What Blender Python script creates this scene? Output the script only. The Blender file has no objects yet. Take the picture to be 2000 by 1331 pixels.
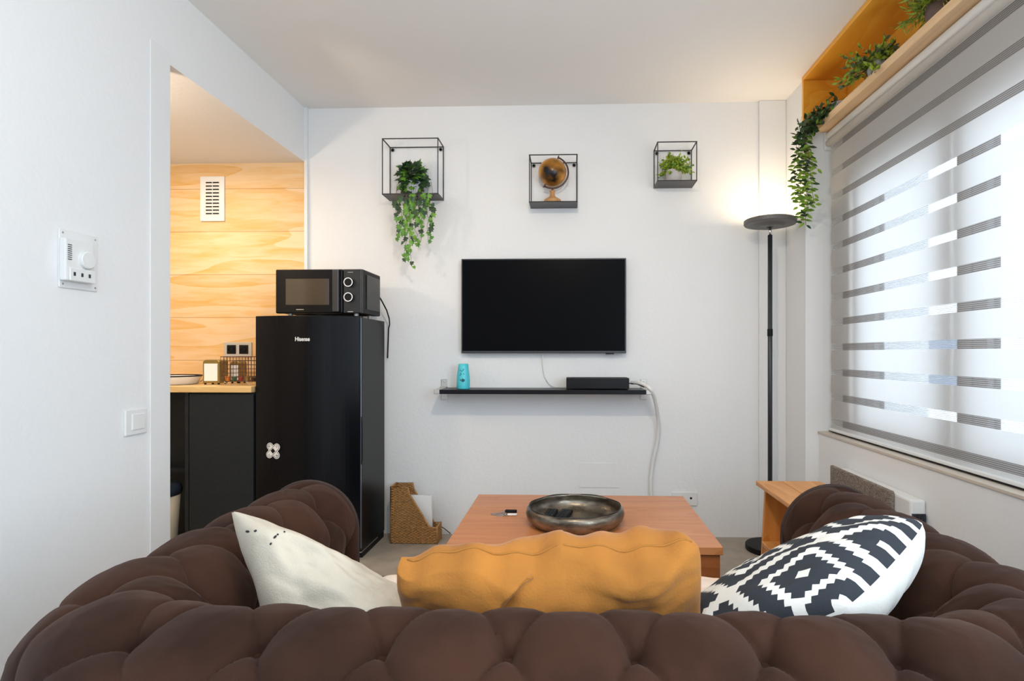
import bpy, bmesh, math, random
from mathutils import Vector, Matrix, noise
R = math.radians
PI = math.pi
random.seed(7)
S = bpy.context.scene
COL = S.collection

# ---------------------------------------------------------------- camera
F = 1111.0; YAW = R(2.0); EYE = 1.084
PX, PY = 1076.0, 690.0            # optical axis in the 2000x1331 frame
cam_d = bpy.data.cameras.new('camera')
cam_d.sensor_width = 36.0; cam_d.lens = F/2000*36
cam_d.shift_x = -(PX-1000)/2000; cam_d.shift_y = (PY-665.5)/2000
cam_d.clip_start = 0.02
cam = bpy.data.objects.new('camera', cam_d); COL.objects.link(cam)
cam.location = (0, 0, EYE); cam.rotation_euler = (R(90), 0, YAW)
S.camera = cam

# ---------------------------------------------------------------- world, lights, exposure
S.view_settings.view_transform = 'Standard'
S.view_settings.look = 'None'
S.view_settings.exposure = 0.2
S.view_settings.gamma = 1.0
S.view_settings.use_curve_mapping = False
W = bpy.data.worlds.new('world'); S.world = W; W.use_nodes = True
bg = W.node_tree.nodes['Background']
bg.inputs[0].default_value = (0.80, 0.89, 1.0, 1); bg.inputs[1].default_value = 6.5

def light(name, kind, loc, energy, color, rot=(0, 0, 0), size=0.1, size_y=None, spread=None):
    d = bpy.data.lights.new(name, kind); d.energy = energy; d.color = color
    if kind == 'AREA':
        d.size = size
        if size_y: d.shape = 'RECTANGLE'; d.size_y = size_y
        if spread: d.spread = spread
    else:
        d.shadow_soft_size = size
    o = bpy.data.objects.new(name, d); COL.objects.link(o)
    o.location = loc; o.rotation_euler = rot
    return o
light('ceiling_lamp_light', 'POINT', (-0.05, 0.95, 2.36), 8, (1.0, 0.80, 0.56), size=0.05)
sp = light('ceiling_spot_light', 'SPOT', (-0.05, 0.95, 2.36), 36, (1.0, 0.83, 0.62), size=0.03)
sp.data.spot_size = R(105); sp.data.spot_blend = 0.8
sp.rotation_euler = (Vector((-0.2, 3.38, 0.35))-Vector((-0.05, 0.95, 2.36))).to_track_quat('-Z', 'Y').to_euler()
light('ceiling_fill_light', 'AREA', (-0.1, -0.3, 2.5), 15, (0.74, 0.89, 1.0), size=2.2, size_y=1.6)  # soft cool fill added under the ceiling, stands for no fixture
light('kitchen_ceiling_light', 'AREA', (-2.15, 2.75, 2.19), 7, (1.0, 0.80, 0.58), size=0.35, size_y=0.25)
light('kitchen_spot_light', 'POINT', (-2.03, 1.96, 1.92), 15, (1.0, 0.80, 0.60), size=0.05)

light('rear_side_fill_light', 'AREA', (1.46, -0.65, 1.45), 60, (0.70, 0.85, 1.0), rot=(0, R(90), 0), size=1.5, size_y=1.6)  # unseen cool fill added in front of solid wall, brightens the left wall
# ---------------------------------------------------------------- measuring helpers: a photo point on a known plane of the room
def ray(px, py):
    a, b = (px-PX)/F, -(py-PY)/F
    return Vector((a*math.cos(YAW)-math.sin(YAW), a*math.sin(YAW)+math.cos(YAW), b))
def onY(px, py, Y):
    r = ray(px, py); return Vector((0, 0, EYE))+r*(Y/r.y)
def onX(px, py, X):
    r = ray(px, py); return Vector((0, 0, EYE))+r*(X/r.x)
def onZ(px, py, Z):
    r = ray(px, py); return Vector((0, 0, EYE))+r*((Z-EYE)/r.z)

# ---------------------------------------------------------------- materials
def nt(m): return m.node_tree.nodes, m.node_tree.links
def mat(name, col, rough=0.5, metal=0.0, noise_amt=0.0, noise_scale=20, bump=0.0, bump_scale=200, sheen=0.0,
        stretch=None, spec=0.5, col2=None, emit=None, emit_s=0, trans=0.0, coat=0.0, detail=3, bdist=0.002):
    m = bpy.data.materials.new(name); m.use_nodes = True
    N, L = nt(m); b = N['Principled BSDF']
    b.inputs['Base Color'].default_value = (*col, 1); b.inputs['Roughness'].default_value = rough
    b.inputs['Metallic'].default_value = metal; b.inputs['Specular IOR Level'].default_value = spec
    b.inputs['Coat Weight'].default_value = coat
    if sheen:
        b.inputs['Sheen Weight'].default_value = sheen; b.inputs['Sheen Roughness'].default_value = 0.35
        b.inputs['Sheen Tint'].default_value = (0.9, 0.85, 0.85, 1)
    if emit: b.inputs['Emission Color'].default_value = (*emit, 1); b.inputs['Emission Strength'].default_value = emit_s
    if trans: b.inputs['Transmission Weight'].default_value = trans
    tc = N.new('ShaderNodeTexCoord'); mp = N.new('ShaderNodeMapping')
    L.new(tc.outputs['Object'], mp.inputs[0])
    if stretch: mp.inputs['Scale'].default_value = stretch
    if noise_amt or col2:
        n = N.new('ShaderNodeTexNoise'); n.inputs['Scale'].default_value = noise_scale; n.inputs['Detail'].default_value = detail
        L.new(mp.outputs[0], n.inputs[0])
        r = N.new('ShaderNodeValToRGB')
        c2 = col2 if col2 else tuple(max(0, c*(1-noise_amt)) for c in col)
        r.color_ramp.elements[0].color = (*c2, 1); r.color_ramp.elements[1].color = (*col, 1)
        r.color_ramp.elements[0].position = 0.35; r.color_ramp.elements[1].position = 0.65
        L.new(n.outputs['Fac'], r.inputs[0]); L.new(r.outputs[0], b.inputs['Base Color'])
    if bump:
        n2 = N.new('ShaderNodeTexNoise'); n2.inputs['Scale'].default_value = bump_scale; n2.inputs['Detail'].default_value = 4
        L.new(tc.outputs['Object'], n2.inputs[0])
        bp = N.new('ShaderNodeBump'); bp.inputs['Strength'].default_value = bump; bp.inputs['Distance'].default_value = bdist
        L.new(n2.outputs['Fac'], bp.inputs['Height']); L.new(bp.outputs[0], b.inputs['Normal'])
    return m

def wood(name, light_c, dark_c, axis='X', scale=6, rough=0.4, plank=None, contrast=(0.3, 0.7), knots=False, rings=10):
    m = bpy.data.materials.new(name); m.use_nodes = True
    N, L = nt(m); b = N['Principled BSDF']; b.inputs['Roughness'].default_value = rough
    tc = N.new('ShaderNodeTexCoord'); mp = N.new('ShaderNodeMapping'); L.new(tc.outputs['Object'], mp.inputs[0])
    sc = {'X': (0.9, 7, 7), 'Y': (7, 0.9, 7), 'Z': (7, 7, 0.9)}[axis]
    mp.inputs['Scale'].default_value = sc
    n = N.new('ShaderNodeTexNoise'); n.inputs['Scale'].default_value = scale; n.inputs['Detail'].default_value = 5
    n.inputs['Distortion'].default_value = 0.8; L.new(mp.outputs[0], n.inputs[0])
    n1 = N.new('ShaderNodeTexNoise'); n1.inputs['Scale'].default_value = 0.8; n1.inputs['Detail'].default_value = 1
    L.new(mp.outputs[0], n1.inputs[0])
    mu = N.new('ShaderNodeMath'); mu.operation = 'MULTIPLY'; mu.inputs[1].default_value = rings; L.new(n1.outputs['Fac'], mu.inputs[0])
    fr = N.new('ShaderNodeMath'); fr.operation = 'FRACT'; L.new(mu.outputs[0], fr.inputs[0])
    mx = N.new('ShaderNodeMath'); mx.operation = 'MULTIPLY_ADD'; mx.inputs[1].default_value = 0.3
    L.new(fr.outputs[0], mx.inputs[0])
    m2 = N.new('ShaderNodeMath'); m2.operation = 'MULTIPLY'; m2.inputs[1].default_value = 0.7; L.new(n.outputs['Fac'], m2.inputs[0])
    L.new(m2.outputs[0], mx.inputs[2])
    r = N.new('ShaderNodeValToRGB'); r.color_ramp.elements[0].color = (*dark_c, 1); r.color_ramp.elements[1].color = (*light_c, 1)
    r.color_ramp.elements[0].position = contrast[0]; r.color_ramp.elements[1].position = contrast[1]
    L.new(mx.outputs[0], r.inputs[0]); out = r.outputs[0]
    if plank:    # dark joint lines: plank = (rows every z, columns every x)
        br = N.new('ShaderNodeTexBrick'); mp2 = N.new('ShaderNodeMapping'); L.new(tc.outputs['Object'], mp2.inputs[0])
        mp2.inputs['Rotation'].default_value = (R(90), 0, 0); mp2.inputs['Location'].default_value = plank[3]
        L.new(mp2.outputs[0], br.inputs[0]); br.inputs['Scale'].default_value = 1
        br.inputs['Brick Width'].default_value = plank[0]; br.inputs['Row Height'].default_value = plank[1]
        br.inputs['Mortar Size'].default_value = plank[2]; br.inputs['Mortar Smooth'].default_value = 0.2
        br.offset = 0.0
        br.inputs['Color1'].default_value = (1, 1, 1, 1); br.inputs['Color2'].default_value = (0.9, 0.88, 0.85, 1)
        br.inputs['Mortar'].default_value = (0.62, 0.5, 0.36, 1)
        mm = N.new('ShaderNodeMix'); mm.data_type = 'RGBA'; mm.blend_type = 'MULTIPLY'; mm.inputs['Factor'].default_value = 1
        L.new(out, mm.inputs['A']); L.new(br.outputs['Color'], mm.inputs['B']); out = mm.outputs['Result']
    if knots:
        v = N.new('ShaderNodeTexVoronoi'); v.inputs['Scale'].default_value = 3.2
        mp3 = N.new('ShaderNodeMapping'); L.new(tc.outputs['Object'], mp3.inputs[0])
        L.new(mp3.outputs[0], v.inputs[0])
        rr = N.new('ShaderNodeValToRGB'); rr.color_ramp.elements[0].color = (0.25, 0.12, 0.04, 1); rr.color_ramp.elements[1].color = (1, 1, 1, 1)
        rr.color_ramp.elements[0].position = 0.03; rr.color_ramp.elements[1].position = 0.07
        L.new(v.outputs['Distance'], rr.inputs[0])
        mm = N.new('ShaderNodeMix'); mm.data_type = 'RGBA'; mm.blend_type = 'MULTIPLY'; mm.inputs['Factor'].default_value = 0.8
        L.new(out, mm.inputs['A']); L.new(rr.outputs[0], mm.inputs['B']); out = mm.outputs['Result']
    L.new(out, b.inputs['Base Color'])
    return m

M = {}
M['wall'] = mat('white_plaster', (0.86, 0.86, 0.86), 0.9, bump=0.35, bump_scale=55, bdist=0.004)
M['ceiling'] = mat('ceiling_paint', (0.92, 0.89, 0.86), 0.9, bump=0.2, bump_scale=40, bdist=0.003)
M['trim'] = mat('white_trim', (0.84, 0.84, 0.84), 0.6)
M['floor'] = mat('beige_floor', (0.42, 0.36, 0.29), 0.55, noise_amt=0.18, noise_scale=9, bump=0.1)
M['kwood'] = wood('kitchen_wood_laminate', (0.90, 0.66, 0.40), (0.82, 0.47, 0.13), 'X', 5, 0.45, plank=(1.9, 0.26, 0.0022, (0.47, 0.0, 0.05)), contrast=(0.25, 0.62), rings=5)
M['counter'] = wood('counter_wood', (0.85, 0.62, 0.30), (0.72, 0.46, 0.18), 'X', 5, 0.35)
M['cabinet'] = mat('dark_cabinet', (0.012, 0.018, 0.023), 0.45, noise_amt=0.25, noise_scale=60, spec=0.35)
M['black_gloss'] = mat('black_gloss', (0.004, 0.004, 0.005), 0.2, bump=0.02, bump_scale=300, spec=0.25)
M['fridge'] = mat('black_fridge_enamel', (0.003, 0.0035, 0.005), 0.2, spec=0.2)
M['fridge_side'] = mat('black_fridge_side', (0.004, 0.004, 0.005), 0.3, spec=0.18, bump=0.05, bump_scale=500)
M['black'] = mat('black_plastic', (0.007, 0.007, 0.008), 0.5, spec=0.2)
M['black_matte'] = mat('black_metal', (0.045, 0.043, 0.045), 0.4)
M['tv'] = mat('tv_glass', (0.003, 0.003, 0.004), 0.25, spec=0.04)
M['grey_edge'] = mat('dark_grey_edge', (0.028, 0.032, 0.04), 0.35)
M['white'] = mat('white_plastic', (0.82, 0.82, 0.81), 0.4)
M['socket_grey'] = mat('silver_plastic', (0.55, 0.52, 0.49), 0.4, 0.2)
M['paper'] = mat('white_paper', (0.88, 0.88, 0.88), 0.8)
M['chrome'] = mat('chrome', (0.7, 0.7, 0.7), 0.2, 1.0)
M['nickel'] = mat('brushed_nickel', (0.52, 0.50, 0.47), 0.38, 0.85)
M['steel_edge'] = mat('door_edge_grey', (0.16, 0.19, 0.24), 0.3, 0.5)
M['table'] = wood('cherry_wood', (0.64, 0.26, 0.10), (0.52, 0.185, 0.065), 'X', 4, 0.30, contrast=(0.2, 0.75))
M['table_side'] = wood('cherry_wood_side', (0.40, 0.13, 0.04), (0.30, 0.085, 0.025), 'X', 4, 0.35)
M['pine'] = wood('pine_shelf', (0.93, 0.46, 0.05), (0.84, 0.33, 0.02), 'Y', 2.2, 0.4, contrast=(0.25, 0.7), knots=True, rings=7)
M['pine_front'] = wood('pine_shelf_edge', (0.92, 0.66, 0.40), (0.84, 0.54, 0.28), 'Y', 2.5, 0.45, contrast=(0.25, 0.7))
M['stool'] = wood('stool_pine', (0.76, 0.32, 0.075), (0.58, 0.20, 0.035), 'Z', 3, 0.4, contrast=(0.2, 0.7), knots=True)
M['stool_top'] = wood('stool_pine_top', (0.76, 0.36, 0.11), (0.62, 0.25, 0.06), 'Y', 3, 0.4)
M['teal'] = mat('turquoise_ceramic', (0.10, 0.66, 0.76), 0.35, noise_amt=0.06)
M['teal_dark'] = mat('dark_cutout', (0.01, 0.10, 0.13), 0.6)
M['gold_leaf'] = mat('globe_bronze', (0.85, 0.36, 0.03), 0.28, 0.35, col2=(0.015, 0.01, 0.012), noise_scale=8, detail=4)
M['brown_metal'] = mat('brown_metal', (0.10, 0.05, 0.035), 0.4, 0.4)
M['mango'] = wood('globe_stand_wood', (0.62, 0.34, 0.14), (0.42, 0.20, 0.07), 'Z', 14, 0.5)
M['wicker'] = mat('wicker', (0.50, 0.25, 0.075), 0.6, noise_amt=0.45, noise_scale=90)
M['tray'] = mat('bronze_tray', (0.31, 0.265, 0.21), 0.32, 0.85, col2=(0.10, 0.082, 0.062), noise_scale=14, bump=0.45, bump_scale=70, stretch=(1, 1, 3), bdist=0.003)
M['lamp_grey'] = mat('lamp_head_grey', (0.13, 0.12, 0.115), 0.45)
M['led'] = mat('led_diffuser', (0.9, 0.85, 0.75), 0.5, emit=(1.0, 0.80, 0.55), emit_s=0.9)
M['fabric_grey'] = mat('heather_fabric', (0.33, 0.27, 0.22), 0.95, col2=(0.13, 0.10, 0.085), noise_scale=90, bump=0.5, bump_scale=400, stretch=(1, 1.2, 3))
M['terra'] = mat('concrete_pot', (0.62, 0.58, 0.54), 0.8, noise_amt=0.1)
M['white_pot'] = mat('whitewashed_pot', (0.68, 0.70, 0.74), 0.6, noise_amt=0.3, noise_scale=30)
M['brown_pot'] = mat('grey_brown_pot', (0.18, 0.12, 0.10), 0.7, noise_amt=0.2)
M['soil'] = mat('soil', (0.03, 0.02, 0.012), 0.9)
M['stem'] = mat('stem', (0.16, 0.09, 0.04), 0.7)
def leafm(n, a, b): return mat(n, a, 0.5, col2=b, noise_scale=30)
M['ivy_dark'] = leafm('ivy_dark', (0.030, 0.085, 0.020), (0.015, 0.040, 0.016))
M['ivy_light'] = leafm('ivy_light', (0.16, 0.36, 0.03), (0.05, 0.18, 0.02))
M['lime'] = leafm('lime_leaf', (0.42, 0.50, 0.03), (0.14, 0.26, 0.02))
M['sage'] = leafm('sage_leaf', (0.12, 0.17, 0.07), (0.05, 0.08, 0.03))
M['ruscus'] = leafm('ruscus_leaf', (0.26, 0.40, 0.03), (0.08, 0.20, 0.02))
M['throw'] = mat('pink_throw', (0.86, 0.62, 0.47), 0.95, col2=(0.80, 0.70, 0.62), noise_scale=14, bump=0.3, bump_scale=150)
M['cream'] = mat('cream_linen', (0.62, 0.54, 0.43), 0.95, noise_amt=0.12, noise_scale=7, bump=0.5, bump_scale=260, stretch=(1, 1, 1))
M['ink'] = mat('black_thread', (0.02, 0.02, 0.025), 0.9)
M['pat_white'] = mat('pattern_white_cotton', (0.80, 0.77, 0.71), 0.95, bump=0.3, bump_scale=300)
M['pat_black'] = mat('pattern_charcoal_cotton', (0.030, 0.034, 0.042), 0.95, bump=0.3, bump_scale=300)
M['mustard'] = mat('mustard_twill', (0.49, 0.187, 0.028), 0.95, noise_amt=0.30, noise_scale=7, bump=0.5, bump_scale=220, sheen=0.25)
M['bin'] = mat('cream_bin', (0.62, 0.55, 0.42), 0.4)
M['bag'] = mat('dark_bag', (0.02, 0.03, 0.045), 0.3, bump=0.6, bump_scale=30, bdist=0.01)
M['olive_metal'] = mat('brass_metal', (0.36, 0.27, 0.09), 0.35, 0.7)
M['facade'] = mat('pale_facade', (0.86, 0.83, 0.80), 0.9, noise_amt=0.1, noise_scale=1.5)
M['facade_glass'] = mat('facade_window_glass', (0.20, 0.24, 0.30), 0.2)
M['frame_grey'] = mat('window_frame_grey', (0.16, 0.145, 0.135), 0.5)
M['roof'] = mat('roof_tiles', (0.5, 0.3, 0.25), 0.8, noise_amt=0.2)
M['orange'] = mat('coffee_capsule_orange', (0.7, 0.22, 0.03), 0.3, 0.3)
M['green'] = mat('coffee_capsule_green', (0.02, 0.14, 0.08), 0.3, 0.3)
M['red'] = mat('coffee_capsule_red', (0.35, 0.03, 0.02), 0.3, 0.3)

def sofa_mat():
    m = mat('brown_velvet', (0.050, 0.0205, 0.0115), 0.85, sheen=0.10, bump=0.25, bump_scale=500, col2=(0.024, 0.0095, 0.0055), noise_scale=6, detail=6)
    N, L = nt(m); b = N['Principled BSDF']
    b.inputs['Sheen Roughness'].default_value = 0.45; b.inputs['Sheen Tint'].default_value = (0.75, 0.55, 0.48, 1)
    b.inputs['Specular IOR Level'].default_value = 0.15
    return m
M['velvet'] = sofa_mat()

def fabric_blind(name, sheer):
    m = bpy.data.materials.new(name); m.use_nodes = True
    N, L = nt(m); N.remove(N['Principled BSDF']); out = N['Material Output']
    d = N.new('ShaderNodeBsdfDiffuse'); t = N.new('ShaderNodeBsdfTranslucent'); mx = N.new('ShaderNodeMixShader')
    c = (0.95, 0.93, 0.90, 1) if not sheer else (0.80, 0.77, 0.75, 1)
    d.inputs[0].default_value = c; t.inputs[0].default_value = c
    mx.inputs[0].default_value = 0.6 if not sheer else 0.4
    L.new(d.outputs[0], mx.inputs[1]); L.new(t.outputs[0], mx.inputs[2])
    if not sheer:
        L.new(mx.outputs[0], out.inputs[0]); return m
    tr = N.new('ShaderNodeBsdfTransparent'); m2 = N.new('ShaderNodeMixShader')
    tc = N.new('ShaderNodeTexCoord'); w = N.new('ShaderNodeTexWave'); w.bands_direction = 'Z'
    L.new(tc.outputs['Object'], w.inputs[0]); w.inputs['Scale'].default_value = 48
    r = N.new('ShaderNodeMapRange'); r.inputs['From Min'].default_value = 0.35; r.inputs['From Max'].default_value = 0.65
    r.inputs['To Min'].default_value = 0.2; r.inputs['To Max'].default_value = 0.6
    L.new(w.outputs['Fac'], r.inputs[0]); L.new(r.outputs[0], m2.inputs[0])
    L.new(tr.outputs[0], m2.inputs[1]); L.new(mx.outputs[0], m2.inputs[2]); L.new(m2.outputs[0], out.inputs[0])
    return m
M['blind'] = fabric_blind('blind_fabric', False)
M['sheer'] = fabric_blind('blind_sheer', True)
def glass_mat():
    m = bpy.data.materials.new('window_glass'); m.use_nodes = True
    N, L = nt(m); N.remove(N['Principled BSDF']); out = N['Material Output']
    tr = N.new('ShaderNodeBsdfTransparent'); tr.inputs[0].default_value = (0.54, 0.56, 0.57, 1)
    g = N.new('ShaderNodeBsdfGlossy'); g.inputs['Roughness'].default_value = 0.05; mx = N.new('ShaderNodeMixShader'); mx.inputs[0].default_value = 0.05
    L.new(tr.outputs[0], mx.inputs[1]); L.new(g.outputs[0], mx.inputs[2]); L.new(mx.outputs[0], out.inputs[0]); return m
M['glass'] = glass_mat()

# ---------------------------------------------------------------- mesh builder
class MB:
    def __init__(s): s.v = []; s.f = []; s.mi = []
    def add(s, vs, fs, mi=0):
        o = len(s.v); s.v += [Vector(v) for v in vs]; s.f += [[i+o for i in f] for f in fs]; s.mi += [mi]*len(fs); return s
    def box(s, x0, x1, y0, y1, z0, z1, mi=0, rot=None, c=None):
        vs = [(x, y, z) for x in (x0, x1) for y in (y0, y1) for z in (z0, z1)]
        if rot is not None:
            c = Vector(c) if c is not None else Vector(((x0+x1)/2, (y0+y1)/2, (z0+z1)/2))
            vs = [c+rot@(Vector(v)-c) for v in vs]
        return s.add(vs, [(0, 1, 3, 2), (4, 6, 7, 5), (0, 4, 5, 1), (2, 3, 7, 6), (0, 2, 6, 4), (1, 5, 7, 3)], mi)
    def tube(s, pts, r, seg=8, mi=0, closed=False, cap=True):
        pts = [Vector(p) for p in pts]; n = len(pts); vs = []; fs = []
        rr = r if isinstance(r, (list, tuple)) else [r]*n
        prev = None
        for i, p in enumerate(pts):
            a = pts[(i-1) % n] if (closed or i > 0) else p; b = pts[(i+1) % n] if (closed or i < n-1) else p
            t = (b-a); t = t.normalized() if t.length > 1e-9 else Vector((0, 0, 1))
            if prev is None:
                u = t.cross(Vector((0, 0, 1)));
                if u.length < 1e-3: u = t.cross(Vector((0, 1, 0)))
            else: u = prev-t*prev.dot(t)
            u.normalize(); prev = u; w = t.cross(u)
            for k in range(seg):
                an = 2*PI*k/seg; vs.append(p+(u*math.cos(an)+w*math.sin(an))*rr[i])
        m = n if closed else n-1
        for i in range(m):
            for k in range(seg):
                a = i*seg+k; b = i*seg+(k+1) % seg; c = ((i+1) % n)*seg+(k+1) % seg; d = ((i+1) % n)*seg+k
                fs.append((a, b, c, d))
        if cap and not closed: fs += [tuple(range(seg))[::-1], tuple((n-1)*seg+k for k in range(seg))]
        return s.add(vs, fs, mi)
    def lathe(s, prof, c=(0, 0, 0), seg=32, mi=0, rot=None, sx=1, sy=1):
        c = Vector(c); vs = []; fs = []
        for (r, z) in prof:
            for k in range(seg):
                an = 2*PI*k/seg; p = Vector((r*math.cos(an)*sx, r*math.sin(an)*sy, z))
                if rot is not None: p = rot@p
                vs.append(c+p)
        for i in range(len(prof)-1):
            for k in range(seg):
                fs.append((i*seg+k, i*seg+(k+1) % seg, (i+1)*seg+(k+1) % seg, (i+1)*seg+k))
        if prof[0][0] > 1e-6: fs.append(tuple(range(seg))[::-1])
        if prof[-1][0] > 1e-6: fs.append(tuple((len(prof)-1)*seg+k for k in range(seg)))
        return s.add(vs, fs, mi)
    def grid(s, fn, nu, nv, mi=0, mif=None):
        o = len(s.v)
        for i in range(nu+1):
            for j in range(nv+1): s.v.append(Vector(fn(i/nu, j/nv)))
        for i in range(nu):
            for j in range(nv):
                a = o+i*(nv+1)+j; s.f.append([a, a+nv+1, a+nv+2, a+1]); s.mi.append(mif(i, j) if mif else mi)
        return s
    def prism(s, poly, axis, a, b, mi=0):
        n = len(poly); vs = []
        for t in (a, b):
            for (p, q) in poly:
                vs.append({'X': (t, p, q), 'Y': (p, t, q), 'Z': (p, q, t)}[axis])
        fs = [tuple(range(n)), tuple(range(n, 2*n))[::-1]]+[(i, (i+1) % n+0, n+(i+1) % n, n+i) for i in range(n)]
        return s.add(vs, fs, mi)
    def build(s, name, mats, parent=None, bevel=0, smooth=False, sub=0, weld=False, bseg=2):
        if not isinstance(mats, (list, tuple)): mats = [mats]
        me = bpy.data.meshes.new(name); off = Vector((0, 0, 0))
        if parent is not None:
            q = parent
            while q is not None: off += q.location; q = q.parent
        if parent is None:
            xs = [v.x for v in s.v]; ys = [v.y for v in s.v]; zs = [v.z for v in s.v]
            off = Vector(((min(xs)+max(xs))/2, (min(ys)+max(ys))/2, min(zs)))
        me.from_pydata([v-off for v in s.v], [], s.f)
        for m in mats: me.materials.append(m)
        for p, i in zip(me.polygons, s.mi): p.material_index = i; p.use_smooth = smooth
        bm = bmesh.new(); bm.from_mesh(me)
        if weld: bmesh.ops.remove_doubles(bm, verts=bm.verts, dist=1e-5)
        bmesh.ops.recalc_face_normals(bm, faces=bm.faces); bm.to_mesh(me); bm.free()
        o = bpy.data.objects.new(name, me); COL.objects.link(o)
        if parent is not None: o.parent = parent
        else: o.location = off
        if bevel:
            b = o.modifiers.new('bevel', 'BEVEL'); b.width = bevel; b.segments = bseg; b.limit_method = 'ANGLE'; b.angle_limit = R(40)
        if sub:
            b = o.modifiers.new('sub', 'SUBSURF'); b.levels = sub; b.render_levels = sub
        return o
def tag(o, label, cat, group=None):
    o['label'] = label; o['category'] = cat
    if group: o['group'] = group
    return o
def thing(name, label, cat, loc, group=None):
    o = bpy.data.objects.new(name, None); COL.objects.link(o); o.location = loc; o.empty_display_size = 0.05
    return tag(o, label, cat, group)
def struct(o): o['kind'] = 'structure'; return o
def text_mesh(body, size, name, m, parent, loc, rot=(R(90), 0, 0), bold=0.0, sx=1.0):
    c = bpy.data.curves.new(name, 'FONT'); c.body = body; c.size = size; c.extrude = 0.0004; c.offset = bold; c.align_x = 'CENTER'; c.align_y = 'CENTER'
    t = bpy.data.objects.new('tmp', c); COL.objects.link(t); dg = bpy.context.evaluated_depsgraph_get(); dg.update()
    me = bpy.data.meshes.new_from_object(t.evaluated_get(dg)); bpy.data.objects.remove(t)
    me.name = name; me.materials.clear(); me.materials.append(m)
    o = bpy.data.objects.new(name, me); COL.objects.link(o); o.parent = parent
    q = parent; off = Vector((0, 0, 0))
    while q is not None: off += q.location; q = q.parent
    o.location = Vector(loc)-off; o.rotation_euler = rot; o.scale = (sx, 1, 1)
    return o

# ================================================================ THE ROOM
YB = 3.38; XL = -1.60; XR = 1.32; ZC = 2.56
KC = 2.236           # kitchen ceiling height
YR = -1.7            # rear wall behind the camera
JY = onX(330, 690, XL).y    # opening jamb
CY = 3.09            # where the window bay starts
struct(MB().box(-3.6, 1.9, YR, YB+0.1, -0.1, 0).build('floor', M['floor']))
struct(MB().box(XL-0.12, 1.9, YR, YB+0.1, ZC, ZC+0.1).build('ceiling', M['ceiling']))
struct(MB().box(XL, 1.9, YB, YB+0.1, 0, ZC).build('wall_back', M['wall']))
struct(MB().box(-3.6, 1.9, YR-0.1, YR, 0, ZC).build('wall_rear', M['wall']))
w = MB(); w.box(XL-0.12, XL, YR, JY, 0, ZC); w.box(XL-0.12, XL, JY, YB, KC, ZC); w.build('wall_left', M['wall'])['kind'] = 'structure'
struct(MB().box(-3.6, XL, YB, YB+0.1, 0, KC+0.1).build('wall_kitchen_back', M['kwood']))
struct(MB().box(-3.7, -3.6, 1.2, YB+0.1, 0, KC+0.1).build('wall_kitchen_left', M['wall']))
struct(MB().box(-3.6, XL-0.12, 1.1, 1.2, 0, KC+0.1).build('wall_kitchen_front', M['wall']))
struct(MB().box(-3.6, XL-0.12, 1.2, YB, KC, KC+0.1).build('ceiling_kitchen', M['wall']))
# casing on the jamb, strip in the left corner
y290 = onX(291, 690, XL).y
struct(MB().box(XL, XL+0.006, y290, JY, 0, 2.28).build('trim_1', M['trim'], bevel=0.002))
struct(MB().box(XL, onY(603, 690, YB).x, YB-0.02, YB, 1.0, ZC).build('trim_2', M['trim']))
# pilaster in the right rear corner
x1480 = onY(1481, 690, YB).x; x1535 = onY(1536, 690, YB-0.02).x
struct(MB().box(x1480, x1535, YB-0.02, YB, 0, ZC-0.0).build('trim_3', M['trim'], bevel=0.004))
XC = x1535
# column beside the window (side face X = XC) and window wall
w = MB()
w.box(XC, 1.9, CY, YB, 0, ZC)
w.build('wall_right_column', M['wall'])['kind'] = 'structure'
SILL = 0.655
XW = 1.325           # face of the wall under the window
struct(MB().box(XW, 1.9, YR, CY, 0, SILL).build('wall_right', M['wall'], bevel=0.004))
struct(MB().box(XW-0.006, 1.42, YR, CY, SILL, SILL+0.012).build('trim_4', mat('sill_beige', (0.62, 0.55, 0.47), 0.5), bevel=0.002))
struct(MB().box(1.5, 1.9, YR, 0.35, SILL, ZC).build('wall_right_near', M['wall']))
struct(MB().box(1.49, 1.9, 0.35, CY, 2.24, ZC).build('wall_right_lintel', M['wall']))

# window: grey frame behind the blind
wf = thing('window_1', 'grey framed window behind the striped blind', 'window', (1.45, 1.7, SILL+0.012)); del wf['label']; del wf['category']; wf['kind'] = 'structure'
XF = 1.45
def yat(px): return onX(px, 690, XF).y
f = MB()
f.box(XF, XF+0.05, 0.35, CY, SILL+0.012, SILL+0.10)
f.box(XF, XF+0.05, 0.35, CY, 1.90, 2.24)
f.box(XF, XF+0.05, yat(1692), CY, SILL+0.1, 1.90)
f.box(XF, XF+0.05, 0.35, 0.45, SILL+0.1, 1.90)
f.build('window_frame', M['frame_grey'], wf, bevel=0.004)
for (a, b) in ((1709, 1695), (1900, 1871), (1930, 1903)):
    y0, y1 = yat(a), yat(b)
    MB().box(XF-0.005, XF+0.045, y0, y1, SILL+0.10, 1.90).build('window_stile', M['frame_grey'], wf, bevel=0.003)
for (y0, y1) in ((yat(1871), yat(1709)), (0.45, yat(1930))):
    MB().box(XF+0.02, XF+0.026, y0, y1, SILL+0.10, 1.90).build('window_pane', M['glass'], wf)

# house opposite
bd = thing('house_opposite', 'pale rendered building seen through the window behind the blind', 'building', (9.0, 14, -6))
MB().box(7.6, 12, 3, 40, -6, 2.35).build('wall', M['facade'], bd)
MB().box(7.5, 12, 3, 40, 2.35, 2.5).build('roof', M['roof'], bd)
for i in range(9):
    for zz in (0.2, -2.6):
        wo = MB().box(7.55, 7.62, 5.0+3.1*i, 6.3+3.1*i, zz, zz+1.4).build('window', M['white'], bd)
        MB().box(7.53, 7.56, 5.08+3.1*i, 6.22+3.1*i, zz+0.08, zz+1.32).build('pane', M['facade_glass'], wo)

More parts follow.
